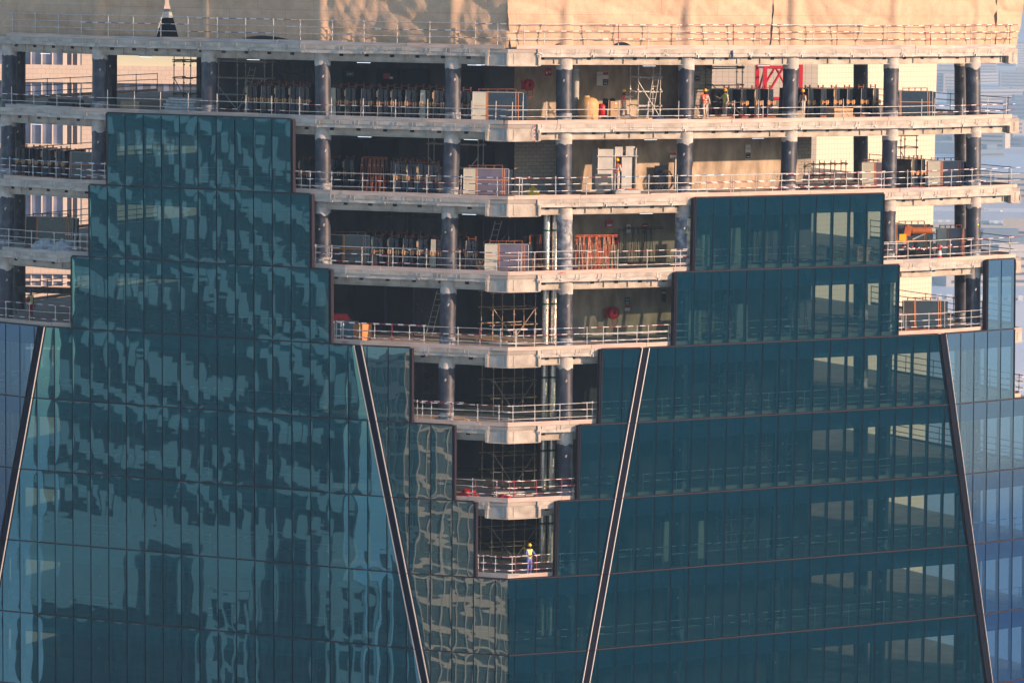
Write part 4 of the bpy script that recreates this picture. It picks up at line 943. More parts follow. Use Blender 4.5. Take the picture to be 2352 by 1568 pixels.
    for j in range(rings+1):
        ph = -math.pi/2+math.pi*j/rings
        for i in range(seg):
            a = 2*math.pi*i/seg; u = Vector((math.sin(a)*math.cos(ph), -math.cos(a)*math.cos(ph), math.sin(ph)))
            p = Vector((u.x*.076, u.y*.098, u.z*.118)); fr = max(0, -u.y)
            if fr > .5 and -.5 < u.z < .05: p.y -= .022*math.exp(-(u.x/.22)**2)*(1-abs(u.z+.22)/.35 if abs(u.z+.22) < .35 else 0)
            if fr > .4 and .0 < u.z < .25: p.y += .008*math.exp(-((abs(u.x)-.4)/.2)**2)
            if u.z < -.4: p.x *= .86; p.y -= .008*fr
            vs.append(hc+p)
    body.add(vs, [(j*seg+i, j*seg+(i+1) % seg, (j+1)*seg+(i+1) % seg, (j+1)*seg+i) for j in range(rings) for i in range(seg)], 0, True)
    for s in (-1, 1):
        body.box(hc+Vector((s*.079, .01, -.005)), (.016, .034, .06), 0); body.box(hc+Vector((s*.031, -.091, .012)), (.024, .012, .010), 3)
    body.box(hc+Vector((0, -.094, -.062)), (.044, .008, .009), 3)
    for s in (-1, 1):          # hands: palm, four bent fingers of unequal length, thumb from the side
        w_, e = Vector(J[f'wr{s}']), Vector(J[f'el{s}']); d = (w_-e).normalized(); side = d.cross(Vector((0, 0, 1)))
        side = (side if side.length > .2 else d.cross(Vector((0, 1, 0)))).normalized(); nrm = side.cross(d).normalized()
        pc = w_+d*.045; body.bar(w_-d*.01, w_+d*.09, side, nrm, -.038, .038, -.014, .014, 0)
        for q, L in enumerate((.062, .075, .070, .055)):
            b0 = w_+d*.088+side*(-.029+.0195*q); b1 = b0+d*L*.55-nrm*.010; b2 = b1+d*L*.35-nrm*L*.45
            body.tube(b0, b1, .0095, 0, 6); body.tube(b1, b2, .0088, 0, 6, .007)
        t0 = w_+d*.03-side*.036; t1 = t0+d*.035-side*.028; body.tube(t0, t1, .011, 0, 6); body.tube(t1, t1+d*.032-side*.004, .010, 0, 6, .008)
    root = thing('person', label, 'person', loc, rz); root.scale = (scale,)*3
    if scarf: body.lathe([(.085, 0), (.10, .05), (.09, .10)], (0, -.0, 1.46), 1, 14)
    body.build('body', ['skin', top, legs, 'boot'], root)
    if vest:
        mp = {}; vb = MB()
        for f in torso:
            c = sum((V[i] for i in f), Vector())/len(f)
            for i in f:
                if i not in mp: mp[i] = len(vb.v); vb.v.append(tuple(V[i]+Nn[i]*.018))
            vb.f.append([mp[i] for i in f]); vb.s.append(True)
            vb.m.append(1 if (1.03 < c.z < 1.075 or 1.15 < c.z < 1.19 or (.07 < abs(c.x) < .11 and c.z > 1.17)) else 0)
        vb.build('vest', [vest, 'silver'], root)
    hb = MB(); hb.lathe([(.112, .0), (.113, .03), (.108, .07), (.088, .115), (.05, .142), (.0, .15)], (0, -.018, 1.685), 0, 18)
    hb.lathe([(.112, .0), (.128, -.006), (.128, .004), (.112, .012)], (0, -.026, 1.685), 0, 18)
    hb.hexa([(-.07, -.13, 1.676), (.07, -.13, 1.676), (.075, -.10, 1.680), (-.075, -.10, 1.680), (-.05, -.175, 1.676), (.05, -.175, 1.676), (.075, -.10, 1.692), (-.075, -.10, 1.692)])
    hb.box((0, -.018, 1.80), (.03, .16, .07)); hb.build('helmet', helmet, root); return root
PI = math.pi
def put(px, n, inset, dz=0.): p = at(px, n, inset); return (p.x, p.y, Z(n)+dz)
person('worker in orange vest and cream trousers reaching beside the brown cabinet', put(1432, 0, 4.0), PI*.62, 'cwhite', 'cwhite', 'hivis', pose='reach')
person('worker in cream clothes with orange vest walking by the blockwork', put(1618, 0, 4.3), .3, 'cwhite', 'cwhite', 'hivis', pose='walk')
person('worker with white scarf and yellow vest gripping a scaffold tube', put(1665, 0, 4.2), -.9, 'cwhite', 'cwhite', 'hivisy', pose='hold', scarf=True)
person('worker in orange vest standing at the right before the dark glazing stacks', put(1843, 0, 2.6), -.8, 'cwhite', 'cwhite', 'hivis', pose='hands')
person('worker in bright orange vest standing in the white booth doorway', put(1416, 1, 2.55, .34), PI*.85, 'cwhite', 'cwhite', 'hivis', pose='hands')
person('worker in red coverall, yellow vest and blue helmet at the far left', put(70, 3, 2.4), .9, 'cred', 'cred', 'hivisy', 'helmetb', pose='stand')
person('worker in blue coverall and yellow vest leaning on the rail of the lowest floor', put(1215, 6, 1.02), .5, 'cblue', 'cblue', 'hivisy', pose='rail')
# ------------------------------------------------------------------ stores and plant on the floors
def text_part(s, parent, loc, size, m, name='lettering'):
    c = bpy.data.curves.new('t', 'FONT'); c.body = s; c.size = size; c.align_x = 'CENTER'; c.align_y = 'CENTER'; c.extrude = .002
    o = bpy.data.objects.new('t', c); COL.objects.link(o); dg = bpy.context.evaluated_depsgraph_get()
    me = bpy.data.meshes.new_from_object(o.evaluated_get(dg)); bpy.data.objects.remove(o)
    me.materials.clear(); me.materials.append(M[m]); t = bpy.data.objects.new(name, me); COL.objects.link(t); t.parent = parent
    t.location = loc; t.rotation_euler = (PI/2, 0, 0); return t
def wallsign(px, n, inset, z, w_, h, m, label, rows=()):
    p = at(px, n, inset, z); o = thing('wall_sign', label, 'sign', (p.x, p.y, Z(n)+z), frot(p.x, n))
    mb = MB(); mb.box((0, 0, 0), (w_, .02, h)); mb.build('plate', m, o)
    for r in rows:
        if r[0] == 'text': text_part(r[1], o, (r[2], -.014, r[3]), r[4], r[5])
        elif r[0] == 'panel': mb = MB(); mb.box((r[1], -.012, r[2]), (r[3], .008, r[4])); mb.build('panel', r[5], o)
        elif r[0] == 'arrow':
            mb = MB(); x, z_ = r[1], r[2]; mb.box((x-.03*r[4], -.018, z_), (.16, .006, .035)); mb.add([(x+.05*r[4], -.021, z_-.05), (x+.12*r[4], -.021, z_), (x+.05*r[4], -.021, z_+.05)], [(0, 1, 2)]); mb.build('arrow', r[3], o)
wallsign(1384, 0, 8.33, 2.28, .76, .80, 'signw', 'pale LEVEL sign with black EXIT plate left of the scaffold tower', [('text', 'LEVEL31', -.18, .22, .09, 'black'), ('panel', .19, .30, .34, .16, 'signred'), ('panel', .19, -.2, .36, .36, 'black'), ('text', 'EXIT', .19, -.12, .14, 'signw'), ('arrow', .19, -.27, 'signw', 1)])
wallsign(1718, 1, 6.33, 2.18, .36, .86, 'signw', 'pale LEVEL sign above a black EXIT plate on the sunlit wall', [('text', 'LEVEL30', 0, .2, .085, 'black'), ('panel', 0, -.22, .34, .36, 'black'), ('text', 'EXIT', 0, -.14, .13, 'signw'), ('arrow', 0, -.29, 'signw', 1)])
wallsign(1441, 3, 6.33, 2.05, .34, .40, 'green', 'green EXIT sign right of the red hose reel', [('text', 'EXIT', 0, .06, .13, 'signw'), ('panel', 0, -.11, .22, .05, 'signw')])
wallsign(1441, 3, 6.33, 1.64, .34, .36, 'signw', 'orange and white warning notice under the green EXIT sign', [('panel', 0, .09, .33, .16, 'signred')])
wallsign(1524, 3, 6.33, 2.25, .32, .74, 'gboard', 'faint grey notice on the wall near the dark glass', [('panel', 0, .2, .3, .12, 'signw')])
wallsign(1490, 0, 8.32, 2.3, .16, .12, 'signw', 'tiny white tag on the wall behind the scaffold tower')
wallsign(1546, 1, 6.33, 2.05, .40, .36, 'signw', 'white notice with a dark red heading left of the column', [('panel', 0, .1, .39, .15, 'signred')])
wallsign(2790/1.7415, 0, 6.36, 2.35, .3, .3, 'black', 'small dark EXIT plate on the blockwork pier', [('text', 'EXIT', 0, 0, .11, 'signw')])
wallsign(1259, 0, 7.8, 2.7, .44, .46, 'signred', 'square red notice above the hose reel on the highest open floor', [('panel', -.09, -.05, .12, .14, 'signw'), ('panel', .1, .0, .12, .1, 'signw')])
wallsign(1400, 2, 6.33, 2.35, .42, .42, 'signred', 'red notice on the wall behind the bare A-frames', [('panel', 0, -.08, .3, .12, 'signw')])
wallsign(1444, 2, 6.33, 2.05, .26, .5, 'signw', 'white notice with red prohibition symbol on the third open floor', [('panel', 0, .05, .14, .14, 'signred')])
wallsign(1482, 2, 6.33, 2.2, .4, .24, 'signred', 'wide red notice above a small green sign', [('panel', 0, -.02, .3, .06, 'signw')])
wallsign(1480, 2, 6.33, 1.9, .22, .34, 'green', 'small green sign under the wide red notice', [('text', 'EXIT', 0, .05, .08, 'signw')])
wallsign(804, 0, 7.9, 2.35, .5, .3, 'green', 'dim green EXIT sign left of the round column', [('text', 'EXIT', 0, 0, .17, 'signw')])
wallsign(888, 0, 7.9, 2.3, .42, .32, 'signred', 'dim red notice right of the round column', [('panel', .3, -.1, .2, .14, 'signw')])
def hosereel(px, n, inset, z, rr, label):
    p = at(px, n, inset, z); o = thing('hose_reel', label, 'hose reel', (p.x, p.y, Z(n)+z), frot(p.x, n)+.25)
    mb = MB(); mb.lathe([(0, .16), (rr, .16), (rr, .13), (rr*.82, .12), (rr*.82, -.05), (rr, -.06), (rr, -.09), (0, -.09)], (0, -.1, 0), 0, 28, 'Y'); mb.build('drum', 'red', o)
    mb = MB(); mb.lathe([(0, .19), (.10, .19), (.10, .15)], (0, -.1, 0), 0, 14, 'Y'); mb.build('hub', 'black', o)
    mb = MB(); mb.path([(math.cos(a)*.2, -.28, -rr*.9-.14+math.sin(a)*.26) for a in [PI+PI*q/9 for q in range(10)]], .022); mb.tube((.2, -.28, -rr*.9-.14), (.18, -.26, -.1), .022); mb.tube((-.2, -.28, -rr*.9-.14), (-.3, -.22, .0), .022); mb.build('hose', 'red', o)
    mb = MB(); mb.box((-rr*.9, .0, .0), (.16, .2, .5)); mb.build('bracket', 'red', o)
hosereel(1405, 3, 6.1, 1.42, .36, 'large red hose reel with hanging loop on the fourth floor wall')
hosereel(1211, 0, 7.6, 1.95, .34, 'dim red hose reel under the square red notice on the highest open floor')
hosereel(1407, 2, 6.1, 1.5, .34, 'red hose reel half hidden behind the bare A-frames')
# highest floor, right
o = thing('water_tank', 'cream rounded plastic water tank left of the red pressure vessel', 'tank', put(1350, 0, 3.6), 0)
mb = MB(); mb.lathe([(0, .05), (.52, .05), (.6, .18), (.62, .9), (.6, 1.1), (.48, 1.3), (.26, 1.38), (0, 1.4)], (0, 0, 0), 0, 26); mb.build('shell', 'tank', o)
mb = MB(); mb.lathe([(0, .10), (.2, .10), (.2, 0)], (-.12, 0, 1.38), 0, 16); mb.build('lid', 'tank', o)
mb = MB(); mb.tube((.3, -.55, .0), (.3, -.55, .18), .06); mb.tube((.54, -.1, .5), (.62, -.1, .5), .05); mb.build('outlet', 'gboard', o)
o = thing('pressure_vessel', 'small red pressure vessel between the cream tank and brown cabinet', 'tank', put(1382, 0, 4.2), 0)
mb = MB(); mb.lathe([(0, .22), (.14, .24), (.235, .34), (.235, .86), (.15, .98), (0, 1.0)], (0, 0, 0), 0, 22); mb.build('shell', 'red', o)
for s in (-1, 0, 1): mb = MB(); mb.tube((s*.15, .05*s, 0), (s*.15, 0, .32), .022); mb.build('leg', 'red', o)
o = thing('control_cabinet', 'brown control cabinet with yellow warning label beside the worker', 'cabinet', put(1412, 0, 3.7), .25)
mb = MB(); mb.box((0, .15, .72), (.56, .3, .86)); mb.build('box', 'cab', o); mb = MB(); mb.box((0, -.006, .72), (.52, .014, .82)); mb.build('door', 'cab', o)
mb = MB(); mb.box((.05, -.018, .86), (.1, .01, .12)); mb.build('warning_label', 'yellow', o)
mb = MB(); mb.box((.05, -.018, 1.02), (.12, .01, .1)); mb.build('meter', 'signw', o)
mb = MB()
for r in range(3):
    for c in range(3): mb.box((-.02+.07*c, -.018, .72-.06*r), (.04, .01, .026))
mb.build('buttons', 'black', o)
for x in (-.24, .24): mb = MB(); mb.box((x, .15, .14), (.04, .28, .29)); mb.build('leg', 'darktube', o)
o = thing('pump_set', 'black twin pump set standing behind the brown cabinet', 'pump', put(1398, 0, 4.9), 0)
for x in (-.2, .2):
    mb = MB(); mb.lathe([(0, 0), (.1, 0), (.1, .5), (.17, .52), (.17, 1.1), (.12, 1.16), (0, 1.16)], (x, 0, .1), 0, 16); mb.build('pump', 'black', o)
mb = MB(); mb.box((0, 0, .05), (.8, .5, .1)); mb.tube((-.4, -.2, .2), (.4, -.2, .2), .05); mb.build('base_frame', 'galv', o)
def heap(px, n, inset, d, m, label, name, cat, seed, amp=.35):
    o = thing(name, label, cat, put(px, n, inset), frot(at(px, n, inset).x, n)); mb = MB(); mb.blob((0, 0, 0), d, 0, 22, 9, amp, seed); mb.build('heap', m, o); return o
heap(1440, 0, 3.6, (.6, .4, .34), 'bluetarp', 'dark blue tarpaulin heap at the feet of the reaching worker', 'tarpaulin', 'tarpaulin', 2)
heap(1508, 0, 3.2, (.6, .4, .32), 'bluetarp', 'dark blue tarpaulin heap before the leaning ladder', 'tarpaulin', 'tarpaulin', 5)
heap(108, 2, 1.9, (1.0, .6, .75), 'poly', 'left polythene-covered heap behind the rail on the third open floor', 'covered_heap', 'covered heap', 8)
heap(150, 2, 1.8, (1.0, .6, .72), 'poly', 'right polythene-covered heap behind the rail on the third open floor', 'covered_heap', 'covered heap', 11)
heap(1075, 5, .95, (.72, .5, .5), 'redtarp', 'crumpled bright red sheet behind the rail on the sixth open floor', 'sheet_heap', 'sheet', 3)
heap(1160, 5, 1.6, (.42, .4, .3), 'redtarp', 'smaller dark red sheet heap on the sixth open floor', 'sheet_heap', 'sheet', 14)
planks(1455, 0, 2.6, 2.6, 9, 'loose timber planks scattered on the floor before the scaffold tower')
planks(1405, 0, 2.3, 1.6, 4, 'few planks on the floor beside the cream tank')
planks(1640, 0, 3.4, 2.4, 8, 'timber offcuts around the walking worker', 'ply')
planks(1760, 0, 3.0, 2.2, 6, 'dark offcuts and rubbish on the floor before the glazing stacks', 'boardgrey')
planks(1135, 3, 5.0, 1.8, 6, 'timber blocks on the floor under the rusty scaffold')
planks(1560, 1, 2.2, 2.0, 5, 'planks lying beside the booth steps', 'boardgrey')
planks(1855, 1, 3.6, 3.4, 9, 'dark stack of boards right of the sunlit wall', 'darktube', th=.1)
planks(1040, 4, 2.0, 2.0, 7, 'clutter of timber and tools at the left of the fifth open floor')
planks(1180, 5, 2.6, 2.6, 8, 'pale tubes lying on the sixth open floor', 'boardgrey', th=.07)
planks(150, 0, 2.4, 3.4, 8, 'dark bundled material at the far left of the highest open floor', 'black', th=.14)
planks(60, 0, 3.0, 1.8, 6, 'stack of pale sheets beside the left column', 'boardgrey', th=.04)
planks(1230, 1, 3.0, 1.2, 4, 'pallet boards under the yellow sacks', 'wood', th=.06)
heap(1222, 1, 2.9, (.42, .3, .5), 'yellow', 'yellow sack heap on a pallet on the second open floor', 'sack_heap', 'sacks', 21)
heap(1208, 1, 3.1, (.5, .3, .28), 'ply', 'brown sack heap beside the yellow one', 'sack_heap', 'sacks', 24)
def crate(px, n, inset, d, label, rz=0., m='ply', braces=True, dz=.08):
    o = thing('crate', label, 'crate', put(px, n, inset), rz); mb = MB(); mb.box((0, 0, dz+d[2]/2), d); mb.build('box', m, o)
    if braces:
        mb = MB()
        for x in (-d[0]/2+.05, 0, d[0]/2-.05): mb.box((x, -d[1]/2-.012, dz+d[2]/2), (.09, .024, d[2]))
        for z in (.05, d[2]-.05): mb.box((0, -d[1]/2-.03, dz+z), (d[0]+.02, .012, .09))
        mb.box((d[0]*.25, -d[1]/2-.014, dz+d[2]/2), (d[0]*.62, .018, .07), 0, ry=.75)
        mb.box((0, 0, dz+d[2]+.012), (d[0]+.05, d[1]+.05, .024)); mb.build('batten', 'wood', o)
    mb = MB()
    for y in (-d[1]*.4, 0, d[1]*.4): mb.box((0, y, dz/2), (d[0], .1, dz)); 
    mb.build('skid', 'boardgrey', o); return o
crate(1928, 0, 1.9, (1.25, .9, .62), 'timber crate with diagonal braces near the right columns', .45)
crate(1836, 0, 2.2, (.5, .5, .5), 'small plain box left of the standing worker', .3, 'ply', False)
crate(226, 0, 3.8, (.62, .6, .8), 'tall carton beside the left rear column', 0, 'boardgrey', False)
crate(300, 0, 3.6, (1.1, .8, .5), 'cartons on a pallet at the left of the highest open floor', 0, 'ply', False)
crate(832, 3, 1.4, (.7, .8, 1.05), 'orange plywood crate behind the rail on the fourth open floor', .75, 'cratewood', False, .05)
crate(1932, 2, 2.2, (1.5, .9, .8), 'long cardboard crate behind the dark right glass', .25, 'ply')
crate(1982, 2, 2.1, (1.0, .9, .85), 'square cardboard crate behind the dark right glass', .25, 'ply')
crate(1742, 2, 5.0, (.9, .6, 1.9), 'tall pale crate by the wall behind the dark right glass', .3, 'ply', False)
o = thing('panel_crate', 'teal panel crate with white uprights left of the orange crate', 'crate', put(790, 3, 1.25), frot(at(790, 3, 1).x, 3))
mb = MB(); mb.box((0, .3, .62), (1.25, .6, 1.15)); mb.build('panel', 'teal', o)
for x in (-.48, -.05): mb = MB(); mb.box((x, -.03, .62), (.07, .05, 1.15)); mb.build('upright', 'signw', o)
o = thing('red_cover', 'red cover lying behind the teal panel crate', 'cover', put(784, 3, 2.2), 0); mb = MB(); mb.hexa([(-.6, -.3, .9), (.6, -.3, .9), (.7, .3, .9), (-.6, .3, .9), (-.6, -.2, 1.5), (.3, -.2, 1.5), (.3, .3, 1.5), (-.6, .3, 1.5)]); mb.build('hood', 'redtarp', o)
mb = MB(); mb.box((0, 0, .45), (.9, .5, .9)); mb.build('body', 'gboard', o)
o = thing('insulation_bundle', 'silvery insulation sheets piled before the leftmost dark scaffold', 'insulation', put(420, 0, 3.0), frot(at(420, 0, 3).x, 0))
for k in range(5): mb = MB(); mb.box((.1*math.sin(k*2.1), .05*k, .12+.17*k), (2.3-.12*k, .9, .14), 0, .05*math.sin(k*3)); mb.build('sheet', 'poly', o)
for x in (-.8, .8): mb = MB(); mb.box((x, 0, .03), (.1, .9, .06)); mb.build('bearer', 'wood', o)
# booth
o = thing('site_booth', 'tall white sheet-metal booth with open doorway on the second open floor', 'booth', put(1419, 1, 2.6), .30)
def bp(name, c, d, m='white'): mb = MB(); mb.box(c, d); return mb.build(name, m, o)
bp('wall_panel', (-.72, .0, 1.5), (.98, .05, 2.36)); bp('wall_panel', (.52, .02, 1.3), (.62, .05, 1.96)); bp('wall_panel', (1.05, .55, 1.45), (.05, 1.1, 2.3), 'cream'); bp('wall_panel', (-.02, 1.1, 1.45), (2.3, .04, 2.3))
bp('wall_panel', (-1.2, .55, 1.45), (.04, 1.1, 2.3)); bp('head_panel', (.02, .03, 2.55), (.48, .05, .52)); bp('head_panel', (.72, .03, 2.56), (.55, .05, .56)); bp('dark_board', (.02, 1.06, 1.25), (.9, .03, 2.0), 'signred')
for x in (-1.25, -.22, 1.05): mb = MB(); mb.tube((x, -.08, .0), (x, -.08, 2.75), .03); mb.build('frame_tube', 'galv', o)
for z, a, b in ((2.28, -1.35, 1.15), (1.55, -1.35, -.15)): mb = MB(); mb.tube((a, -.12, z), (b, -.12, z), .03); mb.build('frame_tube', 'galv', o)
bp('leaning_board', (-.95, -.35, .62), (1.0, .04, 1.2), 'gboard').rotation_euler = (-.2, 0, 0)
bp('step', (.35, -.45, .27), (1.5, .7, .22), 'white'); bp('step', (.45, -.75, .09), (1.9, 1.0, .18), 'white'); bp('threshold', (.1, -.02, .36), (.5, .1, .12), 'orange'); bp('threshold', (.75, -.02, .36), (.5, .1, .12), 'orange')
# cable loop and door panel
o = thing('cable_coil', 'black cable coil hung before a dark board on the sunlit wall', 'cable', put(1528, 1, 5.9), frot(at(1528, 1, 6).x, 1))
mb = MB(); mb.box((-.12, .3, .75), (.9, .05, 1.45)); mb.build('backing_board', 'dglass', o)
for q in range(3): mb = MB(); mb.path([(math.cos(a)*(.42+.03*q), -.05*q, .62+math.sin(a)*(.62-.04*q)) for a in [2*PI*k/24 for k in range(25)]], .022); mb.build('coil', 'black', o)
mb = MB(); mb.path([(.25, 0, 1.2), (.42, -.05, .9), (.5, -.1, .4), (.6, -.1, .1)], .02); mb.build('tail', 'black', o)
o = thing('door_frame', 'pale door frame standing against the wall behind the column', 'door frame', put(1568, 1, 5.9), frot(at(1568, 1, 6).x, 1))
for x in (-.55, .55): mb = MB(); mb.box((x, 0, .95), (.09, .12, 1.9)); mb.build('jamb', 'white', o)
mb = MB(); mb.box((0, 0, 1.94), (1.19, .12, .08)); mb.build('head', 'white', o); mb = MB(); mb.box((-.3, .06, .95), (.45, .03, 1.8)); mb.build('leaf', 'gboard', o)
o = thing('pallet', 'empty timber pallet at the foot of the right-hand column', 'pallet', put(1600, 1, 1.7), .4)
for k in range(5): mb = MB(); mb.box((0, -.4+.2*k, .13), (1.1, .1, .022)); mb.build('slat', 'wood', o)
for x in (-.5, 0, .5): mb = MB(); mb.box((x, 0, .06), (.1, .9, .11)); mb.build('bearer', 'wood', o)
# cone, orange machine
o = thing('traffic_cone', 'orange and white traffic cone before the violet glazing rack', 'traffic cone', put(2157, 2, 1.0), 0)
mb = MB(); mb.lathe([(.21, .03), (.165, .3), (.135, .301)], (0, 0, 0), 0, 18); mb.lathe([(.162, .3), (.112, .62)], (0, 0, 0), 1, 18); mb.lathe([(.112, .62), (.06, .95), (.04, 1.0), (0, 1.0)], (0, 0, 0), 0, 18); mb.build('cone', ['redtarp', 'signw'], o)
mb = MB(); mb.box((0, 0, .02), (.46, .46, .04)); mb.build('base', 'redtarp', o)
o = thing('mini_crane', 'orange folded boom of a small crane between racks at the right', 'crane', put(2106, 2, 2.6), .1)
mb = MB(); mb.tube((-.35, 0, 1.72), (.85, 0, 1.74), .21, seg=14); mb.build('boom', 'orange', o); mb = MB(); mb.tube((.85, 0, 1.74), (1.05, 0, 1.74), .19, seg=14); mb.build('boom_tip', 'galv', o)
mb = MB(); mb.box((-.62, 0, 1.72), (.42, .4, .62), ry=.2); mb.tube((-.62, -.22, 2.0), (-.62, .22, 2.0), .1); mb.box((-.75, 0, 1.25), (.22, .3, .7)); mb.build('knuckle', 'orange', o)
mb = MB(); mb.box((-.05, .1, .55), (.2, .3, 1.0)); mb.box((.2, .1, .3), (1.5, .9, .35)); mb.tube((-.6, -.4, .12), (.9, -.4, .12), .12); mb.build('carrier', 'black', o)
mb = MB(); mb.tube((-.3, -.05, 1.2), (.5, -.05, 1.58), .05); mb.build('ram', 'galv', o)
mb = MB(); mb.box((-.95, -.3, 1.32), (.42, .03, .42)); mb.build('notice', ['yellow'], o)
o = thing('warning_tape', 'fluttering red and white tape strung behind the rail by the cone', 'tape', put(2120, 2, 1.5), frot(at(2120, 2, 1).x, 2))
mb = MB()
for k in range(22):
    x = -1.5+.17*k; z = .86+.06*math.sin(k*1.9)-.12*math.sin(PI*k/21)
    mb.box((x, .03*math.sin(k*2.7), z), (.11, .012, .05), k % 2, ry=.5*math.sin(k*2.3))
for k in range(21): x = -1.42+.17*k; mb.box((x, .01, .86-.12*math.sin(PI*(k+.5)/21)), (.08, .008, .02), (k+1) % 2, ry=.6*math.cos(k*1.7))
mb.build('strip', ['red', 'signw'], o)
o = thing('warning_tape', 'red and white tape dangling from the slab edge right of the corner', 'tape', put(1228, 0, .26, 0), 0)
mb = MB()
for k in range(9): mb.box((.02*math.sin(k*1.3), -.02, -.1-.1*k), (.05, .01, .1), k % 2, ry=.15*math.sin(k))
mb.build('strip', ['red', 'signw'], o)
o = thing('work_glove', 'blue glove caught on the slab edge right of the corner', 'glove', put(1682, -1, .2, -.05), 0)
mb = MB(); mb.blob((0, 0, -.18), (.07, .05, .2), 0, 10, 6, .3, 3, False); mb.build('palm', 'bluetarp', o)
for k in range(4): mb = MB(); mb.tube((-.05+.033*k, 0, -.3), (-.06+.04*k, -.01, -.42), .016); mb.build('finger', 'bluetarp', o)
# steel beam at the far left of level 3
o = thing('steel_beam', 'long dark steel beam propped level behind the worker in red', 'beam', put(80, 3, 5.0), -.15)
mb = MB(); mb.box((1.2, 0, 1.35), (6, .3, .06)); mb.box((1.2, 0, 1.65), (6, .3, .06)); mb.box((1.2, 0, 1.5), (6, .05, .3)); mb.build('beam', 'darktube', o)
for x in (-1.5, 3.2): mb = MB(); mb.tube((x-.3, 0, 0), (x+.1, 0, 1.35), .04); mb.tube((x+.3, .2, 0), (x+.1, 0, 1.35), .04); mb.build('trestle', 'darktube', o)
for root_lab, px, n in (('guard rail by the orange crate on the fourth open floor', 792, 3), ('guard rail right of the corner on the third open floor', 1292, 2)):
    ro = [q for q in bpy.data.objects if q.get('label') == root_lab][0]; p = at(px, n, .215, .13)
    t = text_part('NIPE', ro, tuple(Vector(p)-ro.location), .17, 'signred'); t.rotation_euler = (PI/2, PI, frot(p.x, n))
# small yellow survey stickers on the columns
for k, px, n, h in ((9, 2245, 2, 2.1), (4, 1022, 2, 2.3), (5, 1306, 2, 2.1), (6, 1577, 2, 2.2), (3, 728, 2, 2.2)):
    c = colplan[(k, n)]; a = -1.57+(.5 if px > 1200 else -.5); mb = MB(); mb.box((c[0]+.452*math.cos(a), c[1]+.452*math.sin(a), Z(n)+h), (.08, .012, .08), 0, a+PI/2); mb.build('survey_sticker', 'hivisy', TW, TO)
# fluorescent tubes under the slabs
FL = [(-1+1, [(104, 1.0), (335, 1.2), (582, 1.4), (836, 1.2), (1090, 1.5), (1110, 2.2), (1492, 1.3), (1755, 1.2), (2172-0, 3.0)]), (1, [(85, 1.3), (838, 1.3), (1082, 1.6), (1495, 1.3), (1742, 1.3), (2158-0, 3)]), (2, [(1078, 1.6), (1485, 1.4)])]
sides = {0: 'highest open floor', 1: 'second open floor', 2: 'third open floor'}
for n, lst in FL:
    for k, (px, ins) in enumerate(lst):
        o = fluor(px, n-1, ins); o['label'] = f'{ORD[k]} lit fluorescent tube from the left over the {sides[n]}'; o['group'] = 'lit fluorescent tubes under the slabs'
# ------------------------------------------------------------------ buildings behind the tower
GZ = -176.
def ray(px, py, Y):
    d = CF+CR*((px-1176)/FPX)+CU*((784-py)/FPX); return d*(Y/d.y)
def gpt(px, py): d = CF+CR*((px-1176)/FPX)+CU*((784-py)/FPX); return d*((GZ)/d.z)
M['winblue'] = mat('window_glass', (.10, .13, .20), .08, (.22, .24, .32), .6, spec=.8, detail=3)
M['windark'] = mat('window_dark', (.10, .10, .12), .15, spec=.6)
M['winteal'] = mat('window_teal', (.07, .20, .25), .12, spec=.6)
M['palegreen'] = mat('pale_glazed_wall', (.62, .60, .42), .5)
Yb = 322.
o = thing('stone_building', 'cream stone building with window bands seen through the left of the tower', 'building', (ray(180, 300, Yb).x, Yb, GZ)); off = tuple(o.location)
def rect(mb, px0, px1, py0, py1, Y, th, m=0):
    a = ray(px0, py1, Y); b = ray(px1, py0, Y); mb.box(((a.x+b.x)/2, Y+th/2, (a.z+b.z)/2), (b.x-a.x, th, b.z-a.z), m)
mb = MB(); rect(mb, -260, 520, -300, 900, Yb+.6, 22); a = ray(-260, 900, Yb); b = ray(520, 900, Yb); mb.box(((a.x+b.x)/2, Yb+11.6, (a.z+GZ)/2), (b.x-a.x, 22, a.z-GZ-.1)); mb.build('wall', 'stone', o, off)
bands = [(-180, -140), (-8, 12), (155, 184), (337, 362), (520, 548), (603, 624), (662, 678), (716, 740), (860, 900)]
for y0, y1 in bands: mb = MB(); rect(mb, -260, 520, y0, y1, Yb, .58); mb.build('stone_band', 'stone', o, off)
for y0, y1 in zip([b[1] for b in bands], [b[0] for b in bands[1:]]):
    if y1-y0 < 5: continue
    for px in range(-250, 38, 30): mb = MB(); rect(mb, px, px+24, y0, y1, Yb+.45, .1); mb.build('window', 'winblue', o, off)
    for p0, p1, m in ((48, 70, 'winblue'), (72, 94, 'winblue'), (97, 119, 'winblue'), (122, 144, 'winblue'), (154, 164, 'windark'), (167, 177, 'windark')):
        mb = MB(); rect(mb, p0, p1, y0, y1-.5, Yb+.42, .12); mb.build('window', m, o, off)
    mb = MB()
    for p0, p1 in ((38, 47.5), (70.3, 71.7), (94.3, 96.7), (119.3, 121.7), (144.3, 153.6), (164.4, 166.6), (177.3, 187)): rect(mb, p0, p1, y0, y1, Yb+.2, .3)
    if y1 > 600: rect(mb, 47, 178, (y0+y1)/2-1.5, (y0+y1)/2+1.5, Yb+.25, .2)
    mb.build('window_frame', 'bgframe', o, off)
    mb = MB(); rect(mb, 187.4, 214, y0, y1, Yb+.15, .4); mb.build('pier', 'stone', o, off)
    if y0 < 300: mb = MB(); rect(mb, 262, 520, y0, y1, Yb+.4, .15); mb.build('glazed_recess', 'palegreen' if y0 < 100 else 'windark', o, off)
    if y0 < 300:
        for px in (285, 315, 345, 375, 405): mb = MB(); rect(mb, px, px+13, y0+2, y1-(30 if y0 < 100 else 1), Yb+.36, .03); mb.build('window', 'winblue', o, off)
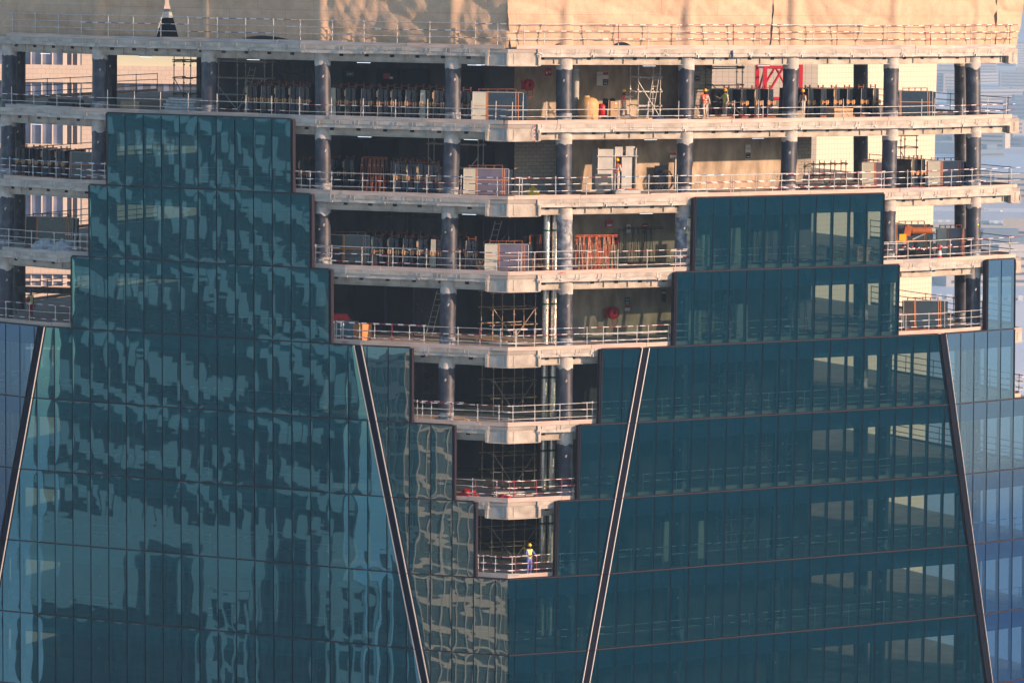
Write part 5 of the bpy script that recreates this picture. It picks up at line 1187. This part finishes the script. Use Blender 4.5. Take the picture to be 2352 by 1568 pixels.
# angled tile-clad tower on the right
Yc = 318.
c0 = ray(1876, 300, Yc); t_ = Vector((math.cos(R(44)), math.sin(R(44)), 0)); k_ = (2141-1176)/FPX
ln = (k_*c0.y-c0.x)/(t_.x-k_*t_.y)
o = thing('tiled_tower', 'sunlit cream tiled tower seen through the right of the unfinished tower', 'building', (c0.x, c0.y, GZ)); o.rotation_euler = (0, 0, R(44))
mb = MB(); mb.prism([(0, 0), (ln, 0), (ln, 16), (0, 16)], 0, 215, 0); mb.build('wall', 'tile', o)
lw = (1876-1600)/FPX*Yc
mb = MB(); q = [(0, -.002), (-lw*math.cos(R(44)), lw*math.sin(R(44))), (-lw*math.cos(R(44))+12, lw*math.sin(R(44))+12), (-.002, 14)]; mb.prism(q, 0, 214, 0); mb.build('wing', 'tile', o)
kx = Matrix.Rotation(R(-44), 4, 'Z')
for kf in range(40, 52):
    z = 4.25*kf+.3
    for s0 in (.42, .50): mb = MB(); mb.box((ln*s0+.35, -.02, z+1.6), (ln*.07, .1, 2.6)); f = mb.build('window', 'winblue', o); mb = MB(); mb.box((ln*s0+.35, -.05, z+.25), (ln*.08, .08, .1)); mb.box((ln*s0+.35, -.05, z+1.7), (ln*.075, .06, .07)); mb.build('frame', 'signw', f)
    for px0, px1 in ((1630, 1650), (1652, 1668), (1672, 1710), (1738, 1775), (1782, 1800), (1846, 1856)):
        u0, u1 = (1876-px1)/FPX*Yc, (1876-px0)/FPX*Yc
        mb = MB(); mb.box(((-(u0+u1)/2*math.cos(R(44))-.03), (u0+u1)/2*math.sin(R(44))-.03, z+1.7), (u1-u0-.12, .12, 2.9), 0, -R(44)); mb.build('window', 'winteal', o)
# red tower-crane mast between the towers
p = ray(1789, 170, 284); o = thing('crane_mast', 'bright red lattice crane mast behind the dark glazing stacks', 'crane', (p.x, p.y, GZ), .15)
hw = 1.28; z0, z1 = 60., 176+8.
for sx in (-1, 1):
    for sy in (-1, 1): mb = MB(); mb.box((sx*hw, sy*hw, (z0+z1)/2), (.26, .26, z1-z0)); mb.build('leg', 'red', o)
mb = MB(); z = z0; k = 0
while z < z1-2:
    for sy in (-hw, hw):
        mb.tube((-hw, sy, z), (hw, sy, z), .08); mb.tube((-hw, sy, z), (0, sy, z+2.2), .09); mb.tube((hw, sy, z), (0, sy, z+2.2), .09)
    for sx in (-hw, hw): mb.tube((sx, -hw, z), (sx, hw, z), .08); mb.tube((sx, -hw if k % 2 else hw, z), (sx, hw if k % 2 else -hw, z+2.2), .08)
    z += 2.2; k += 1
mb.build('bracing', 'red', o)
mb = MB(); mb.box((0, 0, z0/2), (3.4, 3.4, z0)); mb.build('base_block', 'concrete', o)
# ------------------------------------------------------------------ towers out of view, placed for what the glass mirrors
def city_tower(label, x, y, w_, d_, rz, top, wall, glass_, fh=3.9, bh=1.3, pier=3.2, step=None, name='unseen_tower'):
    o = thing(name, label, 'building', (x, y, GZ), rz); hh = top-GZ
    mb = MB(); mb.box((0, 0, hh/2), (w_-.8, d_-.8, hh-.02)); mb.build('glazing', glass_, o)
    mb = MB(); z = 0
    while z < hh: mb.box((0, 0, z+bh/2), (w_, d_, bh)); z += fh
    mb.box((0, 0, hh+.5), (w_+.3, d_+.3, 1.1)); mb.build('floor_band', wall, o)
    mb = MB(); k = int(w_/pier)
    for i in range(k+1):
        for s in (-1, 1): mb.box((-w_/2+.4+(w_-.8)*i/k, s*(d_/2-.15), hh/2), (.75, .55, hh-.5))
    k = int(d_/pier)
    for i in range(1, k):
        for s in (-1, 1): mb.box((s*(w_/2-.15), -d_/2+.4+(d_-.8)*i/k, hh/2), (.55, .75, hh-.5))
    mb.build('pier', wall, o); return o
M['mirrorpale'] = mat('blue_grey_cladding', (.19, .245, .29), .7); M['citydark'] = mat('city_dark_cladding', (.03, .04, .055), .5); M['citypale'] = mat('city_pale_cladding', (.42, .40, .37), .8); M['citywarm'] = mat('city_sand_cladding', (.62, .50, .38), .8)
M['cityglass'] = mat('city_glass', (.015, .03, .045), .15, spec=.5)

o = city_tower('unseen dark tower with pale panels added for light patches in the left glass', -200, 92, 34, 26, R(-49), 14, 'citydark', 'cityglass', 3.9, .5, 8.5)
mb = MB(); fy_ = 13.15
for c in range(11):
    for q in range(9):
        z = 13-5.6*q-(1.1*c+2.6*noise.noise(Vector((c*.37, q*.9, 2.2)))) % 5.6
        if (c*7+q*11) % 9 == 0: continue
        mb.box((-15.2+3.05*c+.5*noise.noise(Vector((c, q*1.7, 0))), fy_+.01*((c+q) % 3), z+176), (2.9+1.5*noise.noise(Vector((c*1.3, q, 7))), .4, 2.3+1.3*noise.noise(Vector((c*.8, q*1.1, 4)))))
mb.build('mirror_patch', 'mirrorpale', o)  # pale boxes shaped to give the light patches in the left glass
mb = MB(); mb.box((0, 0, 176-41), (34.6, 27.4, 10)); mb.build('pale_mirror_band', 'mirrorpale', o)  # added pale band, mirrored as a light row in the left glass
city_tower('unseen lower block shaped for streaks near the foot of the left glass', -160, 84, 52, 24, R(40), -64, 'mirrorpale', 'cityglass', 3.9, .3, 4.6)
for k, (u, w2_, tp, wm) in enumerate([(-33, 5, -39, 'citydark'), (-26, 4, -43, 'mirrorpale'), (-20, 5, -37, 'citydark'), (-13, 4, -41, 'mirrorpale'), (-7, 6, -38, 'citydark'), (0, 4, -43, 'mirrorpale'), (7, 5, -37, 'citydark'), (14, 4, -42, 'mirrorpale'), (21, 6, -38, 'citydark'), (28, 4, -41, 'mirrorpale')]):
    city_tower(f'{ORD[k]} unseen slim tower added to streak the lower left glass', -146+.66*u, 96-.75*u, w2_, 6, R(-49), tp, wm, 'cityglass', 3.8, .9, 2.4)  # put in out of view, only for the streaks they reflect
city_tower('sand coloured tower mirrored in the glass left of the corner', -187, -31, 30, 26, R(20), 8, 'citywarm', 'cityglass', 3.8, .95, 5.2)
city_tower('unseen long dark slab added to darken the right glass facade', 330, 90, 40, 150, R(-10), 19, 'citydark', 'cityglass', 3.9, .7, 4)  # added out of view to keep bright haze out of the right glass
city_tower('second unseen dark slab added to darken the glass right of the corner', 232, 30, 110, 30, R(40), 16, 'citydark', 'cityglass', 3.9, .7, 4)  # unseen, placed to dim the reflection beside the corner
# ------------------------------------------------------------------ far ground, water and road in the haze
M['ground'] = mat('ground', (.60, .62, .66), .95, (.70, .70, .70), .004, detail=9)  # part of the far haze paleness is put into these ground colours
M['water'] = mat('water', (.48, .56, .64), .6, (.54, .61, .68), .01, spec=.2)
M['road'] = mat('asphalt', (.46, .48, .50), .9, (.52, .52, .54), .05)
M['sand'] = mat('sand', (.68, .67, .66), .95, (.74, .72, .69), .01)
mb = MB(); mb.box((0, 4000, GZ-.5), (24000, 20000, 1)); tag(mb.build('ground', 'ground'), kind='structure')
def gquad(py0, py1, x0, x1, z, m, name, kind='structure'):
    a, b = gpt(2250, py1).y, gpt(2250, py0).y; mb = MB(); mb.box(((x0+x1)/2, (a+b)/2, GZ+z/2), (x1-x0, b-a, z)); return tag(mb.build(name, m), kind=kind)
gquad(300, 440, -3000, 3000, .008, 'water', 'water')
gquad(520, 680, -900, 1200, .012, 'water', 'water')
gquad(462, 505, -900, 1500, .016, 'road', 'road')
gquad(700, 745, -900, 1500, .016, 'sand', 'path')
gquad(120, 200, -5000, 5000, .008, 'sand', 'path')
gquad(850, 1100, -900, 1500, .012, 'sand', 'path')
def kerb(py, label):
    a = gpt(2250, py); o = thing('sea_wall', label, 'wall', (a.x, a.y, GZ)); mb = MB()
    for k in range(-60, 60): mb.box((k*5.2, 0, 1.3), (2.8, 2.0, 2.6), 0)
    mb.box((0, .6, .5), (640, 1.0, 1.0), 1); mb.build('block', ['signw', 'citypale'], o)
kerb(515, 'far pale dashed wall along the road in the haze'); kerb(688, 'nearer pale dashed sea wall in the haze')
def car(px, py, label, m, rz=0.):
    a = gpt(px, py); o = thing('parked_car', label, 'car', (a.x, a.y, GZ+.03), rz, 'far cars on the hazy road')
    mb = MB(); mb.hexa([(-2.2, -.9, .3), (2.2, -.9, .3), (2.2, .9, .3), (-2.2, .9, .3), (-2.2, -.88, .95), (2.15, -.88, .85), (2.15, .88, .85), (-2.2, .88, .95)])
    mb.hexa([(-1.7, -.8, .92), (1.0, -.8, .9), (1.0, .8, .9), (-1.7, .8, .92), (-1.3, -.7, 1.5), (.35, -.7, 1.5), (.35, .7, 1.5), (-1.3, .7, 1.5)]); mb.build('body', m, o)
    for x in (-1.35, 1.35):
        for y in (-.9, .9): mb = MB(); mb.tube((x, y-.1, .33), (x, y+.1, .33), .33, seg=14); mb.build('wheel', 'black', o)
for k, (px, py, m) in enumerate([(2196, 478, 'signw'), (2238, 474, 'signw'), (2262, 482, 'white'), (2300, 488, 'signw')]): car(px, py, f'{ORD[k]} tiny car from the left on the hazy road at the right', m, .1*k)
for k, (px, py, hh, ww) in enumerate([(2175, 210, 30, 60), (2215, 175, 22, 90), (2290, 240, 18, 120), (2332, 150, 34, 90), (2300, 190, 14, 160), (2180, 352, 10, 30), (2205, 470, 26, 14)]):
    a = gpt(px, py); o = thing('far_building', f'{ORD[k]} faint pale building fading into the haze at the right', 'building', (a.x, a.y, GZ), .2*k, 'faint buildings in the haze')
    mb = MB(); mb.box((0, 0, hh/2), (ww, 25, hh)); mb.build('block', 'citypale', o)
    mb = MB()
    for q in range(int(hh/4)): mb.box((0, -12.52, 2.5+q*4), (ww*.94, .1, 1.6))
    mb.build('window_band', 'windark', o)
rg = random.Random(5)
for k in range(22):
    px, py = rg.uniform(2140, 2352), rg.choice([rg.uniform(130, 300), rg.uniform(300, 460), rg.uniform(545, 660)]); a = gpt(px, py); hh = rg.uniform(6, 24); ww = rg.uniform(20, 90)
    o = thing('far_building', 'faint low block among the hazy far buildings at the right edge', 'building', (a.x, a.y, GZ), rg.uniform(-.4, .4), 'faint low blocks in the haze')
    mb = MB(); mb.box((0, 0, hh/2), (ww, 20, hh)); mb.box((ww*.2, 0, hh+2), (ww*.3, 10, 4)); mb.build('block', ['citypale', 'citywarm', 'mirrorpale'][k % 3], o)
    mb = MB()
    for q in range(max(1, int(hh/4))): mb.box((0, -10.02, 2.5+q*4), (ww*.9, .1, 1.5))
    mb.build('window_band', 'windark', o)
for k in range(16):
    py = rg.uniform(130, 500); y0 = gpt(2250, py).y; x0 = gpt(rg.uniform(2100, 2350), py).x; mb = MB(); wq = rg.uniform(150, 700)
    mb.box((x0, y0, GZ+.015+.004*k), (wq, rg.uniform(30, 120), .002)); tag(mb.build('ground_patch', ['sand', 'road', 'water'][k % 3]), kind='structure')
# ------------------------------------------------------------------ haze
HAZE = True
if HAZE:
    hm = bpy.data.materials.new('haze'); hm.use_nodes = True; n_ = hm.node_tree; n_.nodes.clear(); ot = n_.nodes.new('ShaderNodeOutputMaterial')
    pv = n_.nodes.new('ShaderNodeVolumePrincipled'); pv.inputs['Color'].default_value = (.54, .77, 1.0, 1); pv.inputs['Density'].default_value = .00021; pv.inputs['Anisotropy'].default_value = .2
    n_.links.new(pv.outputs[0], ot.inputs['Volume'])
    mb = MB(); mb.box((0, 4000, (GZ-2.5+32)/2), (24200, 20200, 32-GZ+2.5)); hz = mb.build('haze', hm); hz['kind'] = 'stuff'
